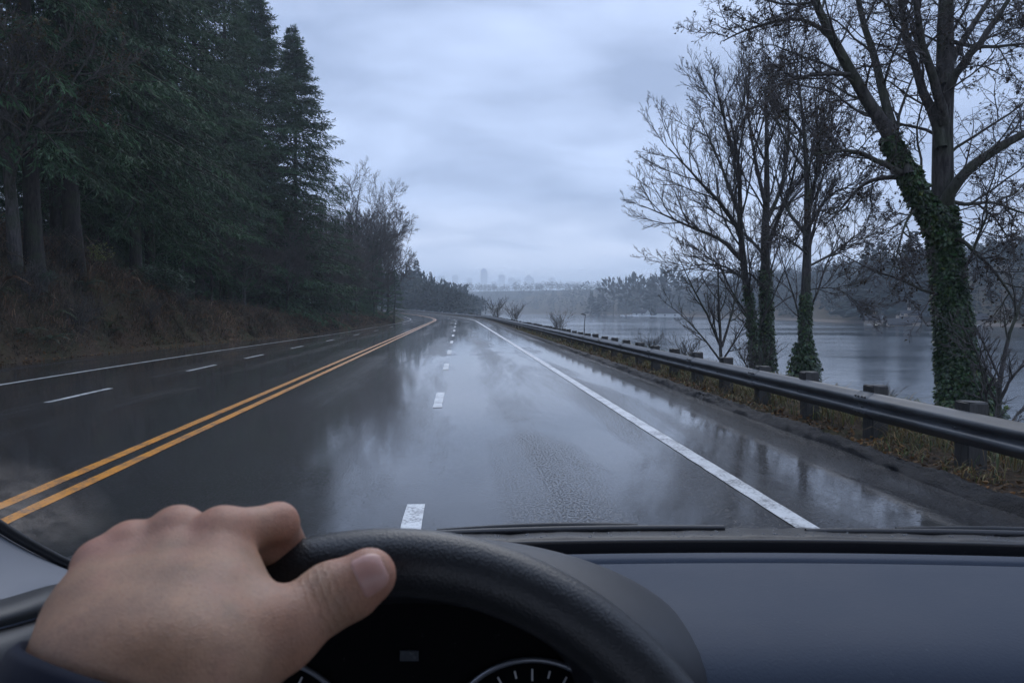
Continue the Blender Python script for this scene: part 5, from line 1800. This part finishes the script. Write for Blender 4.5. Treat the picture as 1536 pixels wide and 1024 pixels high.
def surface_nets(fn, lo, hi, h):
    ax = [np.arange(lo[k], hi[k] + h, h) for k in range(3)]
    F = np.empty([len(a) for a in ax], np.float32)
    gy_, gz_ = np.meshgrid(ax[1], ax[2], indexing="ij")
    for i0 in range(0, len(ax[0]), 16):
        xs_ = ax[0][i0:i0 + 16]
        P = np.stack(np.broadcast_arrays(xs_[:, None, None], gy_[None], gz_[None]), -1)
        F[i0:i0 + 16] = fn(P)
    n = F.shape
    c = [(i, j, k) for i in (0, 1) for j in (0, 1) for k in (0, 1)]
    def corner(i, j, k): return F[i:n[0] - 1 + i, j:n[1] - 1 + j, k:n[2] - 1 + k]
    S = np.zeros((n[0] - 1, n[1] - 1, n[2] - 1, 3), np.float32); N = np.zeros(S.shape[:3], np.float32)
    for a in range(3):
        for q in c:
            if q[a]: continue
            q2 = list(q); q2[a] = 1
            fa, fb = corner(*q), corner(*q2)
            mk_ = (fa < 0) != (fb < 0)
            t = np.where(mk_, fa / np.where(mk_, fa - fb, 1), 0)
            for b_ in range(3):
                S[..., b_] += mk_ * ((t if b_ == a else q[b_]))
            N += mk_
    act = N > 0
    idx = -np.ones(N.shape, int); idx[act] = np.arange(act.sum())
    cell = np.argwhere(act)
    V = (cell + S[act] / N[act][:, None]) * h + np.array(lo)
    Q = []
    for a in range(3):
        b_, c_ = (a + 1) % 3, (a + 2) % 3
        sl0 = [slice(1, -1)] * 3; sl1 = [slice(1, -1)] * 3
        sl0[a] = slice(0, n[a] - 1); sl1[a] = slice(1, n[a])
        f0, f1 = F[tuple(sl0)], F[tuple(sl1)]
        e = np.argwhere((f0 < 0) != (f1 < 0))
        ins = f0[tuple(e.T)] < 0
        base_ = e.copy(); base_[:, b_] += 1; base_[:, c_] += 1
        def g_(db, dc):
            t = base_.copy(); t[:, b_] += db; t[:, c_] += dc
            return idx[tuple(t.T)]
        q = np.stack([g_(-1, -1), g_(0, -1), g_(0, 0), g_(-1, 0)], 1)
        q[~ins] = q[~ins][:, ::-1]
        Q.append(q)
    Q = np.concatenate(Q)
    return V, Q[(Q >= 0).all(1)]


V, Q = surface_nets(hand_sdf, (-.305, -.30, .19), (-.055, -.075, .445), 0.0019)
# settle the vertices exactly on the surface
for _ in range(3):
    e = 4e-4
    f0 = hand_sdf(V)
    gr = np.stack([(hand_sdf(V + np.eye(3)[k] * e) - hand_sdf(V - np.eye(3)[k] * e)) / (2 * e) for k in range(3)], 1)
    V = V - 0.7 * f0[:, None] * gr / (np.sum(gr * gr, 1)[:, None] + 1e-6)
# flush over the knuckles and finger ends (a property of the skin)
kn = np.concatenate([np.array(MCP), np.array(PIP[:1]), T3[None], T1[None]])
dk = np.min(np.linalg.norm(V[:, None] - kn[None], axis=2) - np.array([.012, .012, .012, .011, .011, .010, .012]), 1)
fl_ = np.clip(1 - dk / 0.014, 0, 1)
axn = unit(T3 - T2)
sT = (V - T2) @ axn
nrm_ = unit(np.cross(np.cross(axn, np.array([-.1, .2, -1.0])), axn))
rT = V - T2 - sT[:, None] * axn
facing = np.clip((unit(rT) @ nrm_) * 1.6 - 0.1, 0, 1)
mT = np.clip(1.35 - np.abs(sT + .001) / .0085, 0, 1) * facing * (np.linalg.norm(rT, axis=1) < .02)
hb_ = MB().add(c2w(V), Q, col=np.stack([fl_, np.clip(0.5 + sT / .04, 0, 1), mT], 1))
m, nt, b, out = new_mat("skin")
v = coords(nt)
at_ = node(nt, "ShaderNodeAttribute", attribute_name="tint")
sepc = node(nt, "ShaderNodeSeparateColor", {0: at_.outputs["Color"]})
mot = noise(nt, v, 55, 5, 0.6); fine = noise(nt, v, 900, 3, 0.6); big = noise(nt, v, 18, 3)
c = mixc(nt, ramp(nt, mot, [(0.3, 0.0), (0.7, 1.0)]), (0.25, 0.145, 0.090, 1), (0.38, 0.22, 0.137, 1))
c = mixc(nt, math_(nt, 'MULTIPLY', sepc.outputs[0], 0.5), c, (0.46, 0.20, 0.13, 1))
c = mixc(nt, ramp(nt, big, [(0.5, 0.0), (0.7, 0.35)]), c, (0.31, 0.19, 0.125, 1))
pore = ramp(nt, noise(nt, v, 420, 3, 0.65), [(0.36, 0.35), (0.5, 0.0)])
c = mixc(nt, pore, c, (0.20, 0.11, 0.075, 1))
red = ramp(nt, noise(nt, v, 28, 3), [(0.52, 0.0), (0.68, 0.3)])
c = mixc(nt, red, c, (0.42, 0.18, 0.13, 1))
setv(nt, b.inputs["Base Color"], c)
b.inputs["Subsurface Weight"].default_value = 0.25
b.inputs["Subsurface Radius"].default_value = (1.0, 0.35, 0.2)
b.inputs["Subsurface Scale"].default_value = 0.006
setv(nt, b.inputs["Roughness"], node(nt, "ShaderNodeMapRange", {0: mot, 1: .3, 2: .7, 3: .45, 4: .6}).outputs[0])
b.inputs["Specular IOR Level"].default_value = 0.4
vor = node(nt, "ShaderNodeTexVoronoi", {"Vector": coords(nt, (1, 1.6, 1)), "Scale": 520.0}, feature='DISTANCE_TO_EDGE').outputs["Distance"]
hgt = math_(nt, 'ADD', math_(nt, 'MULTIPLY', fine, 0.5), math_(nt, 'ADD', math_(nt, 'MULTIPLY', vor, 0.9), math_(nt, 'MULTIPLY', mot, 1.2)))
sc_ = node(nt, "ShaderNodeSeparateColor", {0: at_.outputs["Color"]})
wob = math_(nt, 'MULTIPLY', noise(nt, v, 170, 3), 9.0)
wr = math_(nt, 'SINE', math_(nt, 'ADD', math_(nt, 'MULTIPLY', sc_.outputs[1], 72.0), wob))
wr = math_(nt, 'MULTIPLY', math_(nt, 'POWER', math_(nt, 'ADD', math_(nt, 'MULTIPLY', wr, 0.5), 0.5), 3.0), sc_.outputs[2])
nb = bump(nt, hgt, 0.4, 0.0008)
setv(nt, b.inputs["Normal"], bump(nt, math_(nt, 'SUBTRACT', 1.0, wr), 0.30, 0.0009, nb))
person = tag(obj("person", hb_, m), "driver's bare hand gripping the top of the black steering wheel, navy sleeve at the wrist", "person")
# thumbnail
ax_ = unit(T3 - T2); nn = np.array([-0.12, 0.22, -1.0]); nn = unit(nn - ax_ * (nn @ ax_)); bb_ = np.cross(ax_, nn)
ss = np.linspace(-.0052, .0088, 18); tt_ = np.linspace(-0.82, 0.82, 15)
G = np.zeros((18, 15, 3))
for i, s_ in enumerate(ss):
    for j, t in enumerate(tt_):
        lim = math.sqrt(max(0, 1 - max(0, (s_ - .0048) / .0058) ** 2)) * (1 - 0.25 * max(0, (-.0030 - s_) / .0022) ** 2)
        d_ = nn * math.cos(t * lim) + bb_ * math.sin(t * lim)
        o_ = T3 + ax_ * s_
        lo_, hi_ = 0.0, 0.02
        for _ in range(26):
            md_ = (lo_ + hi_) / 2
            if hand_sdf((o_ + d_ * md_)[None])[0] < 0: lo_ = md_
            else: hi_ = md_
        edge = max(abs(t) / .82, abs((s_ - .0018) / .007))
        G[i, j] = o_ + d_ * (lo_ + 0.00055 - 0.0009 * max(0, edge - 0.86) / .14)
mN, nt, b, out = new_mat("thumbnail")
b.inputs["Base Color"].default_value = (0.46, 0.25, 0.20, 1); b.inputs["Roughness"].default_value = 0.32
b.inputs["Subsurface Weight"].default_value = 0.15; b.inputs["Subsurface Scale"].default_value = 0.003
setv(nt, b.inputs["Normal"], bump(nt, noise(nt, coords(nt), 300, 3), 0.15, 0.0004))
obj("thumbnail", MB().grid(c2w(G)), mN, person)
# sleeve
CUFF = H3(92, 1062, .292)
A0 = (WR[0] + WR[1]) / 2; A1 = (EL[0] + EL[1]) / 2
axs = unit(A1 - A0)
e1 = unit(np.cross(axs, np.array([0, 0, 1.0]))); e2 = np.cross(axs, e1)
K = 40
tq = np.linspace(0, 2 * math.pi, K, endpoint=False)
L_ = [(-0.004, .0395), (-.0065, .0425), (-.003, .0445), (.006, .0452), (.014, .0450), (.0165, .0440), (.019, .0455), (.04, .048), (.07, .050), (.10, .053), (.14, .056), (.2, .06)]
S_ = np.zeros((len(L_) + 3, K, 3))
c_ax = A0 + axs * ((CUFF - A0) @ axs - 0.012)
for i, (l_, r_) in enumerate([(.05, .034), (.02, .036), (.002, .0375)] + L_):
    c0 = c_ax + axs * l_
    fold_ = 0.0022 * np.sin(tq * 3 + l_ * 60) * min(1, max(0, l_ - .02) * 18) + 0.0015 * np.sin(tq * 5 - l_ * 110) * min(1, max(0, l_ - .02) * 18)
    r_ = r_ * 1.10
    S_[i] = c0 + ((r_ * 1.12 + fold_)[:, None] * (np.cos(tq)[:, None] * e1) + (r_ * 0.94 + fold_)[:, None] * (np.sin(tq)[:, None] * e2))
m, nt, b, out = new_mat("navy sleeve cloth")
v = coords(nt)
wv = node(nt, "ShaderNodeTexWave", {"Vector": v, "Scale": 900.0, "Distortion": 1.0}).outputs[0]
n = noise(nt, v, 60, 4)
setv(nt, b.inputs["Base Color"], mixc(nt, n, (0.003, 0.005, 0.013, 1), (0.008, 0.012, 0.028, 1)))
b.inputs["Roughness"].default_value = 0.9; b.inputs["Specular IOR Level"].default_value = 0.2
b.inputs["Sheen Weight"].default_value = 0.05
setv(nt, b.inputs["Normal"], bump(nt, math_(nt, 'ADD', wv, n), 0.35, 0.0008))
obj("jacket_sleeve", MB().grid(c2w(S_), wrap=True), m, person)


# ------------------------------------------------------------------ haze
hm = bpy.data.materials.new("morning haze")
hm.use_nodes = True
nt = hm.node_tree
for n_ in list(nt.nodes): nt.nodes.remove(n_)
out = nt.nodes.new("ShaderNodeOutputMaterial")
pv = nt.nodes.new("ShaderNodeVolumePrincipled")
pv.inputs["Color"].default_value = (0.78, 0.89, 1.0, 1)
pv.inputs["Density"].default_value = 0.0005
pv.inputs["Anisotropy"].default_value = 0.5
pv.inputs["Density Attribute"].default_value = ""
nt.links.new(pv.outputs[0], out.inputs["Volume"])
hz = MB().box(-4500, 4700, -40, 5000, -16, 200)
tag(obj("haze", hz, hm, smooth=False), "thin pale blue haze over lake and road", "haze", kind="stuff")

# low bank of mist lying over the end of the lake
mm = bpy.data.materials.new("lake mist")
mm.use_nodes = True
nt = mm.node_tree
for n_ in list(nt.nodes): nt.nodes.remove(n_)
out = nt.nodes.new("ShaderNodeOutputMaterial")
pv = nt.nodes.new("ShaderNodeVolumePrincipled")
pv.inputs["Color"].default_value = (0.90, 0.95, 1.0, 1)
pv.inputs["Density"].default_value = 0.00034
pv.inputs["Anisotropy"].default_value = 0.5
pv.inputs["Density Attribute"].default_value = ""
nt.links.new(pv.outputs[0], out.inputs["Volume"])
la = np.linspace(-math.pi / 2 + .02, math.pi / 2 - .02, 17); lo_ = np.linspace(0, 2 * math.pi, 40, endpoint=False)
G = np.stack([np.stack([150 + 1500 * np.cos(a) * np.cos(lo_), 2450 + 1830 * np.cos(a) * np.sin(lo_), np.full(40, 6.0) + 88 * np.sin(a)], 1) for a in la])
mi = MB().grid(G, wrap=True)
mi.add(np.concatenate([G[0], G[-1]]), t=[(0, i, i + 1) for i in range(1, 39)] + [(40, 40 + i + 1, 40 + i) for i in range(1, 39)])
tag(obj("mist", mi, mm), "low bank of pale mist over the end of the lake below the city", "mist", kind="stuff")

# ------------------------------------------------------------------ sky, sun, camera
w = bpy.data.worlds.new("World")
sc.world = w
w.use_nodes = True
nt = w.node_tree
for n_ in list(nt.nodes): nt.nodes.remove(n_)
SUN_EL, SUN_AZ = rad(48), rad(12)      # azimuth clockwise from +Y
wo = nt.nodes.new("ShaderNodeOutputWorld")
sky = node(nt, "ShaderNodeTexSky", sky_type='NISHITA', sun_disc=False, sun_elevation=SUN_EL, sun_rotation=SUN_AZ, air_density=1.2, dust_density=2.0)
tc = node(nt, "ShaderNodeTexCoord")
sep = node(nt, "ShaderNodeSeparateXYZ", {0: tc.outputs["Generated"]})
zc = math_(nt, 'MAXIMUM', sep.outputs[2], 0.0)
den = math_(nt, 'ADD', zc, 0.27)
pxn = math_(nt, 'DIVIDE', sep.outputs[0], den)
pyn = math_(nt, 'DIVIDE', sep.outputs[1], den)
cv = node(nt, "ShaderNodeCombineXYZ", {0: pxn, 1: pyn, 2: 0.0}).outputs[0]
mp = node(nt, "ShaderNodeMapping", {"Vector": cv, "Scale": (0.95, 1.5, 1), "Rotation": (0, 0, 0.2)}).outputs[0]
cn = noise(nt, mp, 2.2, 6, 0.5, 0.3)
cn2 = noise(nt, mp, 0.9, 4, 0.5, 0.3)
cloud = math_(nt, 'ADD', math_(nt, 'MULTIPLY', cn, 0.55), math_(nt, 'MULTIPLY', cn2, 0.45))
SKY_NODES = dict(cloud=cloud)
dark_ = (0.27, 0.35, 0.545, 1)
lite_ = (0.61, 0.735, 1.03, 1)
deck = mixc(nt, ramp(nt, cloud, [(0.38, 0.0), (0.62, 1.0)]), dark_, lite_)
# brighter, warmer break low over the horizon
glow = ramp(nt, zc, [(0.0, 0.9), (0.05, 1.0), (0.09, 0.75), (0.15, 0.0)])
deck = mixc(nt, math_(nt, 'MULTIPLY', glow, ramp(nt, cn, [(0.35, 0.35), (0.6, 1.0)])), deck, (0.90, 0.96, 1.15, 1))
zen = node(nt, "ShaderNodeMapRange", {0: zc, 1: 0.38, 2: 1.0, 3: 1.0, 4: 1.9}).outputs[0]
deckb = node(nt, "ShaderNodeBackground", {"Color": deck, "Strength": zen})
skyb = node(nt, "ShaderNodeBackground", {"Color": sky.outputs[0], "Strength": 0.06})
mxs = node(nt, "ShaderNodeMixShader", {0: 0.92, 1: skyb.outputs[0], 2: deckb.outputs[0]})
nt.links.new(mxs.outputs[0], wo.inputs[0])

sl = bpy.data.lights.new("sun", 'SUN')
sl.energy = 1.2
sl.angle = rad(45)
sl.color = (1.0, 0.98, 0.96)
so = bpy.data.objects.new("sun", sl)
COL.objects.link(so)
sd = Vector((math.sin(SUN_AZ) * math.cos(SUN_EL), math.cos(SUN_AZ) * math.cos(SUN_EL), math.sin(SUN_EL)))
so.rotation_euler = (-sd).to_track_quat('-Z', 'Y').to_euler()

cd = bpy.data.cameras.new("camera")
co = bpy.data.objects.new("camera", cd)
COL.objects.link(co)
cd.sensor_width = 36
cd.lens = FPX / 1536 * 36
cd.clip_start = 0.02
cd.clip_end = 15000
Rm_ = Matrix(((_r[0], _u[0], -_f[0]), (_r[1], _u[1], -_f[1]), (_r[2], _u[2], -_f[2])))
co.matrix_world = Matrix.Translation(Vector(CAM)) @ Rm_.to_4x4()
cd.dof.use_dof = True
cd.dof.focus_distance = 18
cd.dof.aperture_fstop = 20
sc.camera = co

sc.view_settings.view_transform = 'Standard'
sc.view_settings.look = 'None'
sc.view_settings.exposure = 0.3
sc.view_settings.gamma = 1
sc.render.engine = 'CYCLES'
cy = sc.cycles
cy.max_bounces = 7
cy.diffuse_bounces = 3
cy.glossy_bounces = 3
cy.transparent_max_bounces = 12
cy.volume_bounces = 1
cy.use_denoising = True
